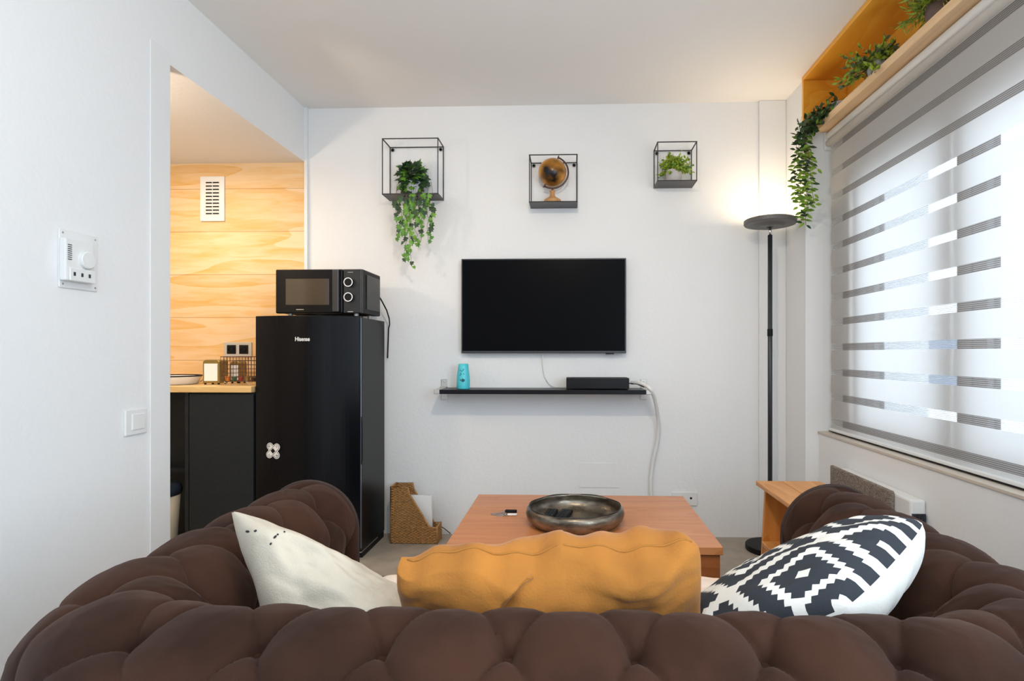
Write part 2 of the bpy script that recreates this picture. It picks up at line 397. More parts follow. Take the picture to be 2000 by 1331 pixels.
# ================================================================ OVER-WINDOW PINE SHELF
XS = XC-0.02
sh = thing('wall_shelf_box', 'long orange pine box shelf above the window blind holding three potted plants', 'shelf', (1.37, 1.7, 2.25))
SZ0, SZ1 = 2.262, 2.300
XF2 = 1.305
MB().box(XS, 1.49, 0.2, CY, ZC-0.024, ZC-0.001).build('top_board', M['pine'], sh, bevel=0.002)
MB().box(XF2, 1.49, 0.2, CY-0.002, SZ0, SZ1).build('bottom_board', M['pine_front'], sh, bevel=0.003)
MB().box(1.465, 1.485, 0.2, CY-0.02, SZ1, ZC-0.024).build('back_panel', M['pine'], sh)
MB().box(XS, 1.465, CY-0.02, CY-0.002, SZ1, ZC-0.024).build('end_panel', M['pine'], sh, bevel=0.002)
MB().box(XF2, 1.49, 0.2, 0.22, SZ1, ZC-0.024).build('end_panel', M['pine'], sh, bevel=0.002)

# ================================================================ ZEBRA BLIND
bl = thing('window_blind', 'white zebra roller blind with alternating sheer stripes over the window', 'blind', (1.38, 1.7, SILL+0.02))
XB = 1.375; BY0, BY1 = 0.42, CY-0.035
# head: two rounded rolls
MB().lathe([(0.020, 0), (0.022, 0.002), (0.022, BY1-BY0+0.02), (0.020, BY1-BY0+0.022)], (XB+0.0, BY0, 2.238), 24, rot=Matrix.Rotation(R(-90), 3, 'X')).build('roller_tube', M['white'], bl, smooth=True)
MB().lathe([(0.0, 0), (0.017, 0.0), (0.017, BY1-BY0+0.02), (0.0, BY1-BY0+0.02)], (XB-0.006, BY0, 2.198), 24, rot=Matrix.Rotation(R(-90), 3, 'X')).build('fabric_roll', M['blind'], bl, smooth=True)
MB().box(XB-0.025, XB+0.03, BY1+0.022, BY1+0.03, 2.165, 2.262).build('bracket', M['white'], bl, bevel=0.003)
MB().box(XB-0.02, XB+0.03, BY0-0.03, BY0-0.005, 2.17, 2.262).build('bracket', M['white'], bl, bevel=0.003)
z = 2.19; PER = 0.1305; zb = SILL+0.032
g = MB(); zs = 0.724
fab = MB(); shf = MB(); cuts = []
k = zs
while k < 2.19: cuts.append((k-0.017, k+0.017)); k += PER
lo = zb
for (a, b) in cuts:
    def strip(mb, z0, z1, x):
        n = 4
        mb.grid(lambda u, v: (x-0.0015*math.sin(PI*v)*(1 if mb is fab else 0), BY0+(BY1-BY0)*u, z0+(z1-z0)*v), 6, n)
    if a > lo: strip(fab, lo, a, XB)
    strip(shf, a, b, XB); lo = b
strip(fab, lo, 2.195, XB)
fab.build('opaque_bands', M['blind'], bl, smooth=True); shf.build('sheer_bands', M['sheer'], bl)
MB().box(XB-0.014, XB+0.010, BY0, BY1, SILL+0.020, SILL+0.034).build('bottom_rail', M['white'], bl, bevel=0.004)
MB().box(XB-0.012, XB+0.008, BY0, BY1, SILL+0.0165, SILL+0.0205).build('seal_strip', M['black'], bl)

# ================================================================ KITCHEN
kc = thing('kitchen_base_cabinet', 'dark charcoal kitchen base cabinet under the wooden counter beside the fridge', 'cabinet', (-1.9, 3.1, 0))
CT = 0.909; CF = 2.93
xk = onY(361, 800, CF).x
XKR = min(XL-0.02, onY(497, 690, 2.93).x-0.006)
MB().box(xk+0.02, XKR, CF+0.02, YB-0.002, 0.08, CT-0.034).build('body', M['cabinet'], kc)
MB().box(xk, xk+0.019, CF, YB-0.002, 0.0, CT-0.034).build('side_panel', M['cabinet'], kc, bevel=0.002)
MB().box(xk+0.023, XKR, CF, CF+0.018, 0.09, CT-0.04).build('door', M['cabinet'], kc, bevel=0.002)
MB().box(xk+0.023, XKR, CF+0.05, CF+0.06, 0.0, 0.078).build('kick_board', M['cabinet'], kc)
k2 = thing('kitchen_back_panel_unit', 'dark recessed kitchen unit at the left of the cabinet behind the bin', 'cabinet', (-2.6, 3.3, 0))
MB().box(-3.58, xk-0.01, 3.22, YB-0.002, 0.0, CT-0.036).build('panel', M['cabinet'], k2)
MB().box(-3.58, xk-0.01, 3.10, 3.219, 0.42, 0.44).build('shelf_board', M['cabinet'], k2)
tag(MB().box(-3.58, XKR, CF-0.02, YB-0.002, CT-0.032, CT).build('kitchen_counter', M['counter'], bevel=0.003),
    'light wooden kitchen worktop left of the black fridge', 'counter')
# vent
vt = thing('wall_vent', 'white louvred air vent high on the wood kitchen wall', 'vent', onY(414, 432, YB))
a = onY(391, 345, YB-0.01); b = onY(438, 432, YB-0.01)
MB().box(a.x, b.x, YB-0.012, YB-0.001, b.z, a.z).build('cover', M['white'], vt, bevel=0.002)
md = (a.x+b.x)/2; wv = b.x-a.x; hv = a.z-b.z
sl = MB(); vd = MB()
for i in range(10):
    zz = b.z+hv*(0.15+0.73*i/9.5)
    for sx in (-1, 1):
        x0 = md+(-0.27*wv if sx < 0 else 0.02*wv)+0.02*wv; x1 = x0+0.25*wv
        vd.box(x0, x1, YB-0.0145, YB-0.0118, zz, zz+0.008)
        sl.box(x0-0.001, x1+0.001, YB-0.016, YB-0.012, zz-0.004, zz-0.0005)
vd.build('slots', M['black'], vt); sl.build('louvres', M['white'], vt)
# double socket
sk = thing('kitchen_socket', 'silver double power socket with black inserts on the wood wall above the counter', 'socket', onY(464, 696, YB))
a = onY(437, 669, YB-0.01); b = onY(491, 697, YB-0.01)
MB().box(a.x, b.x, YB-0.009, YB-0.001, b.z, a.z).build('frame', M['socket_grey'], sk, bevel=0.002)
for px in (452, 476):
    c = onY(px, 683, YB-0.01)
    q = MB(); q.box(c.x-0.028, c.x+0.028, YB-0.0115, YB-0.0085, c.z-0.027, c.z+0.027).build('insert', M['black'], sk, bevel=0.003)
    MB().lathe([(0.012, 0), (0.012, 0.002), (0.019, 0.002), (0.019, 0)], (c.x, YB-0.0114, c.z), 20, rot=Matrix.Rotation(R(90), 3, 'X')).build('plug_hole', M['black_gloss'], sk)
# napkin dispensers
def napkin(px0, px1, pyt, Y, label, dep=0.09):
    a = onZ(px0, 752, CT); x0 = onY(px0, 750, Y).x; x1 = onY(px1, 750, Y).x; zt = onY(px0, pyt, Y).z
    t = thing('napkin_dispenser', label, 'napkin dispenser', ((x0+x1)/2, Y+dep/2, CT))
    zb_ = CT+0.008
    MB().prism([(x0, zb_), (x1, zb_), (x1, zt-0.01), (x1-0.012, zt), (x0+0.012, zt), (x0, zt-0.01)], 'Y', Y+0.004, Y+dep-0.004).build('case', M['olive_metal'], t, bevel=0.003)
    MB().box(x0+0.010, x1-0.010, Y, Y+0.0045, zb_+0.012, zt-0.022).build('napkin', M['paper'], t, bevel=0.001)
    for x in (x0+0.01, x1-0.01):
        for y in (Y+0.012, Y+dep-0.012): MB().lathe([(0.006, 0), (0.006, 0.009)], (x, y, CT), 10).build('foot', M['black'], t)
    return t
napkin(395, 428, 703, 3.08, 'brass napkin dispenser standing alone left of the wire basket')
# wire basket with capsules
bx0 = onY(431, 750, 3.02).x; bx1 = XKR-0.03; by0, by1 = 3.02, 3.20; bz0, bz1 = CT+0.02, CT+0.155
wb = thing('wire_basket', 'brown wire basket full of coffee capsules on the kitchen counter by the fridge', 'basket', ((bx0+bx1)/2, 3.11, CT))
g = MB(); nx = 12
for i in range(nx+1):
    x = bx0+(bx1-bx0)*i/nx
    g.tube([(x, by0, bz1), (x, by0, bz0), (x, by1, bz0), (x, by1, bz1)], 0.0013, 5)
for i in range(1, 6):
    y = by0+(by1-by0)*i/6
    g.tube([(bx0, y, bz1), (bx0, y, bz0), (bx1, y, bz0), (bx1, y, bz1)], 0.0013, 5)
for zz in [bz0+(bz1-bz0)*i/6 for i in range(7)]:
    g.tube([(bx0, by0, zz), (bx1, by0, zz), (bx1, by1, zz), (bx0, by1, zz)], 0.0022 if zz > bz1-0.001 else 0.0013, 5, closed=True)
g.build('wire_mesh', M['brown_metal'], wb)
for x in (bx0+0.04, bx1-0.04):
    for y in (by0, by1): MB().tube([(x-0.02, y, bz0), (x, y, CT+0.003), (x+0.02, y, bz0)], 0.0015, 5).build('foot', M['chrome'], wb)
cm = [M['orange'], M['green'], M['red'], M['olive_metal'], M['brown_metal'], M['orange']]; cn = ['orange', 'dark green', 'dark red', 'gold', 'brown', 'orange']
random.seed(3)
xx = bx0+0.022; i = 0
while xx < bx1-0.02:
    o = MB().lathe([(0.010, 0), (0.0145, 0.022), (0.0165, 0.023), (0.0165, 0.025), (0.0, 0.0255)], (xx, by0+0.03, bz0+0.002), 16).build('coffee_capsule', cm[i % 6], smooth=False)
    tag(o, 'small %s coffee capsule in the front row of the wire basket' % cn[i % 6] , 'coffee capsule', 'coffee capsules in the wire basket')
    o['label'] = ['leftmost', 'second', 'third', 'fourth', 'fifth', 'sixth', 'seventh', 'eighth', 'ninth', 'tenth'][min(i, 9)]+' coffee capsule from the left in the wire basket, '+cn[i % 6]
    xx += 0.036; i += 1
nd = napkin(448, 468, 706, 3.215, 'small brass napkin dispenser behind the wire basket', dep=0.08)
# white hot plate dish + its cable
px_d = onY(331, 750, 3.05).x
ds = thing('oval_dish', 'white enamel dish with black rim at the left end of the counter', 'dish', (px_d-0.03, 3.1, CT))
MB().lathe([(0.12, 0.0), (0.135, 0.006), (0.150, 0.042), (0.152, 0.046), (0.146, 0.046), (0.13, 0.012), (0.0, 0.010)], (px_d-0.03, 3.1, CT), 40).build('bowl', M['white'], ds, smooth=True)
rp = [(px_d-0.03+0.151*math.cos(2*PI*k/40), 3.1+0.151*math.sin(2*PI*k/40), CT+0.048) for k in range(40)]
MB().tube(rp, 0.004, 6, closed=True).build('rim', M['black'], ds, smooth=True)
cbl = [(px_d+0.02, 3.28, CT+0.006), (px_d+0.05, 3.28, CT+0.03), (px_d+0.09, 3.29, CT+0.055), (px_d+0.15, 3.30, CT+0.065), (px_d+0.20, 3.31, CT+0.05), (px_d+0.24, 3.31, CT+0.02), (px_d+0.25, 3.30, CT+0.005)]
tag(MB().tube(cbl, 0.004, 6).build('power_cable', M['white'], smooth=True), 'white looped cable on the counter behind the dish', 'cable')
# waste bin
bxr = onY(356, 1000, 3.0).x
bn = thing('waste_bin', 'cream waste bin with dark bag beside the charcoal cabinet', 'bin', (bxr-0.13, 3.0, 0))
MB().lathe([(0.10, 0), (0.105, 0.005), (0.125, 0.35), (0.118, 0.35), (0.10, 0.01)], (bxr-0.13, 2.96, 0), 36, sx=1.0).build('bucket', M['bin'], bn, smooth=True)
MB().lathe([(0.128, 0.325), (0.132, 0.345), (0.125, 0.372), (0.10, 0.385), (0.02, 0.36), (0, 0.35)], (bxr-0.13, 2.96, 0), 36).build('bag', M['bag'], bn, smooth=True)

# ================================================================ FRIDGE
FH = 1.278
fr = onY(703, 690, 2.93); FX1 = fr.x; FX0 = onY(497, 690, 2.93).x+0.004
fg = thing('fridge', 'tall black single door fridge with a bowed front', 'fridge', ((FX0+FX1)/2, 3.12, 0))
YD = 2.955     # where door meets body
MB().box(FX0+0.004, FX1-0.002, YD+0.008, 3.33, 0.035, FH-0.006).build('body', M['fridge_side'], fg, bevel=0.004)
MB().box(FX0+0.006, FX1-0.004, YD+0.02, 3.32, 0.0, 0.034).build('plinth', M['black'], fg)
n = 24; poly = []
for i in range(n+1):
    t = i/n; x = FX0+(FX1-FX0)*t; y = YD-0.022-0.050*(1-(2*t-1)**2)
    poly.append((x, y))
poly = [(FX0, YD)]+poly+[(FX1, YD)]
MB().prism(poly, 'Z', 0.05, FH).build('door', M['fridge'], fg, bevel=0.003, smooth=False)
MB().box(FX1-0.0005, FX1+0.0025, YD-0.018, YD-0.006, 0.06, FH-0.01).build('door_edge_strip', M['steel_edge'], fg, bevel=0.001)
MB().box(FX0+0.012, FX1-0.010, YD, YD+0.010, 0.06, FH-0.012).build('door_gasket', M['grey_edge'], fg)
MB().tube([(FX1+0.001, YD-0.012, 0.50), (FX1+0.006, YD-0.012, 0.53), (FX1+0.006, YD-0.012, 0.72), (FX1+0.001, YD-0.012, 0.75)], 0.004, 8).build('door_grip', M['black'], fg, smooth=True)
MB().box(FX1-0.06, FX1-0.01, YD+0.0, YD+0.05, FH-0.02, FH+0.002).build('hinge_cover', M['black'], fg, bevel=0.003)
MB().tube([(FX1-0.06, YD-0.0, 0.035), (FX1-0.003, YD-0.00, 0.035), (FX1+0.0, 3.2, 0.035)], 0.003, 6).build('bottom_trim', M['nickel'], fg)
def doory(x):
    t = (x-FX0)/(FX1-FX0); return YD-0.022-0.050*(1-(2*t-1)**2)
lp = onY(591, 663, 2.885)
text_mesh('Hisense', 0.030, 'brand_lettering', M['white'], fg, (lp.x, doory(lp.x)-0.0008, lp.z), bold=0.0006, sx=0.82, rot=(R(90), 0, math.atan2(doory(lp.x+0.01)-doory(lp.x-0.01), 0.02)))
# magnet of crossed plasters
mp_ = onY(534, 881, 2.90); my = doory(mp_.x)-0.003
ang = math.atan2(doory(mp_.x+0.01)-doory(mp_.x-0.01), 0.02)
mg = thing('plaster_cross_sticker', 'white sticker of crossed plasters low on the fridge door', 'sticker', (mp_.x, my, mp_.z))
def plaster(mb, L, Wd, rotd, y0, y1, mi):
    pts = []
    for k in range(9): a = -PI/2+PI*k/8; pts.append((L/2-Wd/2+Wd/2*math.cos(a), Wd/2*math.sin(a)))
    for k in range(9): a = PI/2+PI*k/8; pts.append((-L/2+Wd/2+Wd/2*math.cos(a), Wd/2*math.sin(a)))
    c, s_ = math.cos(R(rotd)), math.sin(R(rotd))
    mb.prism([(mp_.x+p*c-q*s_, mp_.z+p*s_+q*c) for p, q in pts], 'Y', my+y0, my+y1, mi)
for rd, yo in ((-48, 0.0), (42, -0.0012)):
    g = MB(); plaster(g, 0.098, 0.038, rd, yo, yo+0.001, 0); g.build('outline', M['white'], mg)
    g = MB(); plaster(g, 0.091, 0.031, rd, yo-0.0003, yo+0.0008, 0); g.build('border', M['black'], mg)
    g = MB(); plaster(g, 0.086, 0.026, rd, yo-0.0006, yo+0.0006, 0)
    g.build('plaster', M['white'], mg)
g = MB(); r45 = Matrix.Rotation(R(-42), 3, 'Y')
g.box(mp_.x-0.010, mp_.x+0.010, my-0.0024, my-0.0016, mp_.z-0.010, mp_.z+0.010, rot=r45)
for sx in (-1, 1):
    for sz in (-1, 1):
        for dx, dz in ((0, .005), (0, -.005), (.005, 0), (-.005, 0), (0, 0)):
            c = Vector((mp_.x+sx*0.0235+dx, my-0.0018, mp_.z+sz*0.0235+dz)); g.box(c.x-0.0014, c.x+0.0014, c.y-0.0005, c.y+0.001, c.z-0.0014, c.z+0.0014)
g.build('dots', M['black'], mg)
mg.rotation_euler = (0, 0, ang)

# ================================================================ MICROWAVE
mf = 2.93
a = onY(538, 527, mf); b = onY(706, 613, mf); MZ0 = FH+0.014; MZ1 = onY(600, 527, mf).z+0.002
mw = thing('microwave', 'black microwave oven standing on top of the fridge', 'microwave', ((a.x+b.x)/2, 3.08, FH))
MX0, MX1 = a.x, b.x
MB().box(MX0+0.012, MX1-0.002, mf+0.03, mf+0.30, MZ0+0.002, MZ1+0.004).build('case', M['black'], mw, bevel=0.006)
dx1 = onY(669, 600, mf).x
MB().box(MX0, dx1, mf, mf+0.03, MZ0, MZ1).build('door', M['black_gloss'], mw, bevel=0.006)
w0 = onY(558, 545, mf); w1 = onY(643, 596, mf)
MB().box(w0.x, w1.x, mf-0.0015, mf+0.001, w1.z, w0.z).build('door_window', mat('microwave_window', (0.05, 0.035, 0.02), 0.12, spec=0.8), mw, bevel=0.003)
h0 = onY(651, 527, mf).x; h1 = onY(664, 527, mf).x
MB().box(h0, h1, mf-0.018, mf+0.001, MZ0+0.006, MZ1-0.004).build('door_handle', mat('handle_grey', (0.035, 0.03, 0.03), 0.3), mw, bevel=0.005)
MB().box(dx1+0.002, MX1, mf+0.002, mf+0.03, MZ0, MZ1).build('control_panel', mat('panel_black', (0.012, 0.012, 0.013), 0.4, noise_amt=0.3, noise_scale=200), mw, bevel=0.005)
for py in (552, 581):
    c = onY(682, py, mf)
    k_ = MB().lathe([(0.024, 0), (0.023, 0.016), (0.018, 0.018), (0.0, 0.018)], (c.x, mf+0.003, c.z), 28, rot=Matrix.Rotation(R(90), 3, 'X')).build('knob', M['black'], mw, smooth=False)
    MB().lathe([(0.0195, 0), (0.0195, 0.003), (0.0240, 0.003), (0.0240, 0)], (c.x, mf-0.013, c.z), 32, rot=Matrix.Rotation(R(90), 3, 'X')).build('ring', M['white'], k_)
for (px, py, w_, h_, yo) in ((586, 605, 0.02, 0.0018, -0.0008), (684, 609, 0.014, 0.002, 0.0012), (684, 532, 0.014, 0.001, 0.0012)):
    cs = onY(px, py, mf); MB().box(cs.x-w_, cs.x+w_, mf+yo, mf+yo+0.0018, cs.z-h_, cs.z+h_).build('marking', M['nickel'], mw)
MB().box(MX1-0.003, MX1+0.002, mf+0.075, mf+0.285, MZ0+0.025, MZ1-0.02).build('side_vent_panel', M['black_gloss'], mw, bevel=0.004)
for (x, y) in ((MX0+0.05, mf+0.06), (MX1-0.05, mf+0.06), (MX0+0.05, mf+0.26), (MX1-0.05, mf+0.26)):
    MB().lathe([(0.012, 0), (0.012, 0.018)], (x, y, FH), 12).build('foot', M['nickel'], mw)
p = [onY(737, 574, 3.23), onY(745, 587, 3.26), onY(755, 606, 3.28), onY(760, 622, 3.3), onY(761, 634, 3.34), onY(759, 642, 3.355), onY(757, 700, 3.36)]
MB().tube(p, 0.004, 6).build('power_cord', M['black'], mw, smooth=True)

# ================================================================ TV, SHELF
tv = thing('television', 'flat black wall-mounted television in the middle of the white wall', 'television', onY(1062, 691, YB-0.02))
TY = 3.325; a = onY(901, 506, TY); b = onY(1223, 690.5, TY)
MB().box(a.x, b.x, TY, TY+0.035, b.z, a.z).build('cabinet', M['grey_edge'], tv, bevel=0.003)
MB().box(a.x+0.007, b.x-0.007, TY-0.002, TY+0.001, b.z+0.014, a.z-0.007).build('screen', M['tv'], tv)
MB().box(a.x+0.25, b.x-0.25, TY+0.034, YB-0.001, b.z+0.12, a.z-0.12).build('wall_mount', M['black'], tv)
c = onY(1191, 692, TY); MB().box(c.x-0.024, c.x+0.024, TY+0.003, TY+0.02, b.z-0.006, b.z+0.002).build('sensor', M['black_gloss'], tv, bevel=0.001)
p = [onY(1060, 692, 3.35), onY(1060, 715, 3.372), onY(1063, 735, 3.372), onY(1072, 750, 3.365), onY(1086, 757, 3.35), onY(1106, 756, 3.33)]
tag(MB().tube(p, 0.003, 6).build('tv_cable', M['white'], smooth=True), 'thin white cable curving from the television down to the black box', 'cable')
SY = 3.17; st = onY(1000, 762, SY).z; sb = onY(1000, 770.5, SY).z
x0 = onY(858, 765, SY).x; x1 = onY(1262, 765, SY).x
ws = thing('wall_shelf', 'long black floating wall shelf under the television', 'shelf', ((x0+x1)/2, 3.27, sb))
MB().box(x0, x1, SY, YB-0.003, sb, st).build('board', mat('black_shelf_board', (0.006, 0.005, 0.008), 0.35, spec=0.2), ws, bevel=0.001)
for s_, px in ((-1, 868), (1, 1257)):
    xb = x0 if s_ < 0 else x1
    q = MB(); e0 = xb if s_ > 0 else xb-0.032; q.box(e0, e0+0.032, SY+0.0, YB-0.003, sb-0.0005, st+0.0005)
    br = q.build('bracket', M['nickel'], ws, bevel=0.003)
    wx = onY(px, 760, YB).x
    q = MB(); tp = onY(px, 741, YB).z; bt = onY(px, 781, YB).z
    q.box(wx-0.019, wx+0.019, YB-0.008, YB-0.001, bt, tp); q.box(wx-0.019, wx+0.019, YB-0.045, YB-0.003, st, st+0.006); q.box(wx-0.019, wx+0.019, YB-0.045, YB-0.003, sb-0.006, sb)
    q.build('clamp_plate', M['nickel'], ws, bevel=0.002)
    MB().lathe([(0.005, 0), (0.004, 0.002), (0, 0.003)], (wx, YB-0.008, tp-0.013), 12, rot=Matrix.Rotation(R(90), 3, 'X')).build('screw', M['chrome'], ws)
# vase
vc = onY(905, 761, 3.26); vb = st
vs = thing('vase', 'turquoise ceramic lantern vase with leafy cutouts at the left of the wall shelf', 'vase', (vc.x, 3.26, vb))
vh = onY(905, 711, 3.26).z-vb
MB().lathe([(0.0, 0.0), (0.035, 0.0), (0.037, 0.004), (0.038, vh*0.3), (0.036, vh*0.55), (0.031, vh*0.82), (0.0285, vh), (0.0265, vh), (0.033, vh*0.4), (0.03, 0.01)], (vc.x, 3.26, vb), 40).build('body', M['teal'], vs, smooth=True)
def vr(z):
    t = z/vh
    return 0.038 if t < 0.3 else (0.038-(t-0.3)*0.008 if t < 0.55 else (0.036-(t-0.55)*0.0185 if t < 0.82 else 0.031-(t-0.82)*0.014))
g = MB()
def cut(u, t, l, w_, an):
    z = vh*t; pts = []
    for k in range(8):
        a = 2*PI*k/8; p = l*math.cos(a); q = w_*math.sin(a)
        uu = u+p*math.cos(R(an))-q*math.sin(R(an)); zz = z+p*math.sin(R(an))+q*math.cos(R(an))
        r_ = vr(zz)+0.0008; th = uu/r_; pts.append((vc.x+r_*math.sin(th), 3.26-r_*math.cos(th), vb+zz))
    g.add(pts, [tuple(range(8))])
for c in ((-.010, .74, .006, .002, -50), (.000, .72, .006, .002, 40), (.007, .77, .007, .002, 45), (-.008, .60, .007, .0022, -30), (-.013, .55, .005, .002, 20), (.009, .60, .006, .002, -60), (-.013, .37, .006, .0015, 95), (-.009, .35, .006, .0015, 80), (.014, .35, .007, .0015, 85), (.004, .35, .010, .010, 0), (.001, .80, .003, .001, 0), (-.007, .66, .004, .001, 20)):
    cut(*c)
g.build('cutouts', M['teal_dark'], vs)
# set top box
SB = 3.20; a = onY(1106, 739, SB); b = onY(1229, 760, SB)
sx = thing('set_top_box', 'flat black media box standing at the right end of the wall shelf', 'media box', ((a.x+b.x)/2, SB+0.07, st))
MB().box(a.x, b.x, SB, SB+0.15, st+0.004, a.z).build('case', M['black'], sx, bevel=0.002)
MB().box(a.x+0.003, b.x-0.003, SB-0.0015, SB+0.001, st+0.007, a.z-0.003).build('front_panel', M['black_gloss'], sx)
for x in (a.x+0.02, b.x-0.04):
    for y in (SB+0.02, SB+0.11): MB().box(x, x+0.02, y, y+0.02, st, st+0.005).build('foot', M['black'], sx)
p = [onY(1229, 749, 3.27), onY(1234, 750, 3.26), onY(1245, 751, 3.26), onY(1258, 757, 3.27)]
tag(MB().tube(p, 0.003, 6).build('plug_cable', M['black'], smooth=True), 'short thin black lead plugged into the side of the black media box', 'cable')
# cable sleeve: ribbed white
raw = [(1234, 748, 3.28), (1246, 748, 3.24), (1258, 752, 3.20), (1270, 760, 3.165), (1277, 774, 3.20), (1283, 800, 3.27), (1286, 830, 3.33), (1284, 860, 3.35), (1279, 885, 3.355), (1274, 910, 3.36), (1271, 940, 3.36), (1272, 965, 3.36), (1274, 1000, 3.36)]
P_ = [onY(*q) for q in raw]; fine = []
for i in range(len(P_)-1):
    p0 = P_[max(0, i-1)]; p1 = P_[i]; p2 = P_[i+1]; p3 = P_[min(len(P_)-1, i+2)]
    for k in range(10):
        t = k/10; fine.append(0.5*((2*p1)+(p2-p0)*t+(2*p0-5*p1+4*p2-p3)*t*t+(-p0+3*p1-3*p2+p3)*t**3))
tag(MB().tube(fine, [0.0105+0.001*(i % 2) for i in range(len(fine))], 10).build('cable_sleeve', M['white'], smooth=True), 'thick white ribbed cable sleeve running from the shelf end down the wall', 'cable sleeve')
# wall plates
a = onY(1131, 904, YB); b = onY(1206, 953, YB)
tag(MB().box(a.x, b.x, YB-0.004, YB-0.0005, b.z, a.z).build('cover_plate', M['wall'], bevel=0.001), 'white painted rectangular cover plate low on the back wall', 'cover plate')
c = onY(1345, 973, YB); so = thing('wall_socket', 'white wall socket low on the back wall right of the coffee table', 'socket', (c.x, YB-0.004, c.z-0.04))
MB().box(c.x-0.10, c.x+0.05, YB-0.009, YB-0.0005, c.z-0.045, c.z+0.035).build('plate', M['white'], so, bevel=0.003)
g = MB(); g.lathe([(0.007, 0), (0.006, 0.003), (0, 0.003)], (c.x+0.012, YB-0.009, c.z), 14, rot=Matrix.Rotation(R(90), 3, 'X')); g.build('jack', M['black'], so)

# ================================================================ CUBE FRAME SHELVES
def cube(px0, px1, py0, py1, dep, label):
    a = onY(px0, py0, YB-0.006); b = onY(px1, py1, YB-0.006)
    t = thing('cube_wall_shelf', label, 'wall shelf', ((a.x+b.x)/2, YB-dep/2, b.z), 'black wire cube shelves on the back wall')
    x0, x1, z0, z1 = a.x, b.x, b.z, a.z; y0, y1 = YB-0.006-dep, YB-0.006; r = 0.0042
    g = MB()
    for y in (y0, y1):
        g.tube([(x0, y, z0), (x1, y, z0), (x1, y, z1), (x0, y, z1)], r, 6, closed=True)
    for x in (x0, x1):
        for z in (z0, z1): g.tube([(x, y0, z), (x, y1, z)], r, 6)
    g.build('wire_frame', M['black_matte'], t)
    MB().box(x0, x1, y0, y1, z0-0.002, z0+0.002).build('base_plate', M['black_matte'], t)
    for x in (x0+0.016, x1-0.016):
        MB().lathe([(0.006, 0), (0.006, 0.003), (0.010, 0.003), (0.010, 0)], (x, y1-0.001, z1-0.016), 14, rot=Matrix.Rotation(R(90), 3, 'X')).build('hanging_loop', M['black_matte'], t)
    return x0, x1, y0, y1, z0+0.002, z1
C1 = cube(762, 866, 288.5, 391, 0.14, 'largest black wire cube shelf, holding trailing ivy, left of the television')
C2 = cube(1037.5, 1126.5, 319, 406, 0.14, 'middle black wire cube shelf holding the globe')
C3 = cube(1277.5, 1350.5, 295, 366.5, 0.14, 'smallest black wire cube shelf holding a pale pot with lime green plant')

# ---- leaves
def leaf_simple(mb, p, d, n, L, Wd, mi, fold=0.15):
    d = d.normalized(); sd = d.cross(n).normalized(); n = sd.cross(d)
    prof = [(0, 0), (0.22, 0.36), (0.5, 0.5), (0.78, 0.3), (1, 0)]
    vs = []; fs = []
    for t, w_ in prof:
        c = p+d*L*t-n*L*0.12*t*t
        vs += [c+sd*Wd*w_+n*Wd*fold*w_, c, c-sd*Wd*w_+n*Wd*fold*w_]
    for i in range(4):
        a = i*3; fs += [(a, a+1, a+4, a+3), (a+1, a+2, a+5, a+4)]
    mb.add(vs, fs, mi)
def leaf_ivy(mb, p, d, n, L, mi):
    d = d.normalized(); sd = d.cross(n).normalized(); n = sd.cross(d)
    out = [(0.0, -0.05), (0.30, -0.18), (0.52, 0.10), (0.34, 0.28), (0.50, 0.52), (0.20, 0.56), (0.0, 1.0), (-0.20, 0.56), (-0.50, 0.52), (-0.34, 0.28), (-0.52, 0.10), (-0.30, -0.18)]
    vs = [p+d*L*0.3]+[p+sd*L*x+d*L*y-n*L*0.25*abs(x)-n*L*0.1*y*y for x, y in out]
    mb.add(vs, [(0, i+1, (i+1) % 12+1) for i in range(12)], mi)
def rv(s=1.0): return Vector((random.uniform(-1, 1), random.uniform(-1, 1), random.uniform(-1, 1)))*s

# ivy
random.seed(11)
cx = (C1[0]+C1[1])/2; cy = (C1[2]+C1[3])/2
iv = thing('ivy_plant', 'trailing dark green ivy spilling out of the largest wire cube shelf', 'plant', (cx, cy, C1[4]))
MB().lathe([(0.0, 0), (0.035, 0.0), (0.045, 0.085), (0.041, 0.085), (0.036, 0.07), (0, 0.07)], (cx, cy, C1[4]), 28).build('pot', M['white_pot'], iv, smooth=True)
fl = MB(); stm = MB()
cen = onY(806, 352, cy)
for i in range(210):
    d = rv(); d.normalize(); rr = random.uniform(0.45, 1.0)
    p = cen+Vector((d.x*0.088*rr, d.y*0.062*rr, d.z*0.095*rr+0.005))
    if p.z < C1[4]+0.01: p.z = C1[4]+0.01+random.uniform(0, .02)
    dd = (d+Vector((0, -0.2, -0.7))+rv(0.4)); nn = Vector((d.x*0.3, -0.9, 0.4))+rv(0.35)
    leaf_ivy(fl, p, dd, nn, random.uniform(0.030, 0.048), 0 if random.random() < 0.78 else 1)
for (px, py0, py1) in ((776, 385, 465), (790, 390, 505), (800, 388, 520), (812, 385, 470), (822, 390, 475), (836, 388, 470), (785, 390, 440), (842, 380, 435), (806, 380, 430), (828, 380, 430)):
    yy = C1[2]-0.012-random.uniform(0, 0.03)
    pts = [onY(px, py0-25, cy), onY(px+random.uniform(-3, 3), py0-4, yy+0.012)]; n = 8
    for k in range(1, n+1): pts.append(onY(px+random.uniform(-3, 4)*(k > 1), py0+(py1-py0)*k/n, yy))
    stm.tube(pts, 0.0011, 4)
    L_ = (py1-py0)
    m_ = max(3, int(L_/8))
    for k in range(m_+1):
        t = k/m_; q = onY(px+random.uniform(-8, 8), py0+L_*t, yy-0.006)
        leaf_ivy(fl, q, Vector((random.uniform(-.6, .6), -0.1, -1)), Vector((random.uniform(-.8, .8), -1, 0.3)), random.uniform(0.030, 0.045)*(1-0.3*t), 1 if random.random() < 0.25+0.65*t else 0)
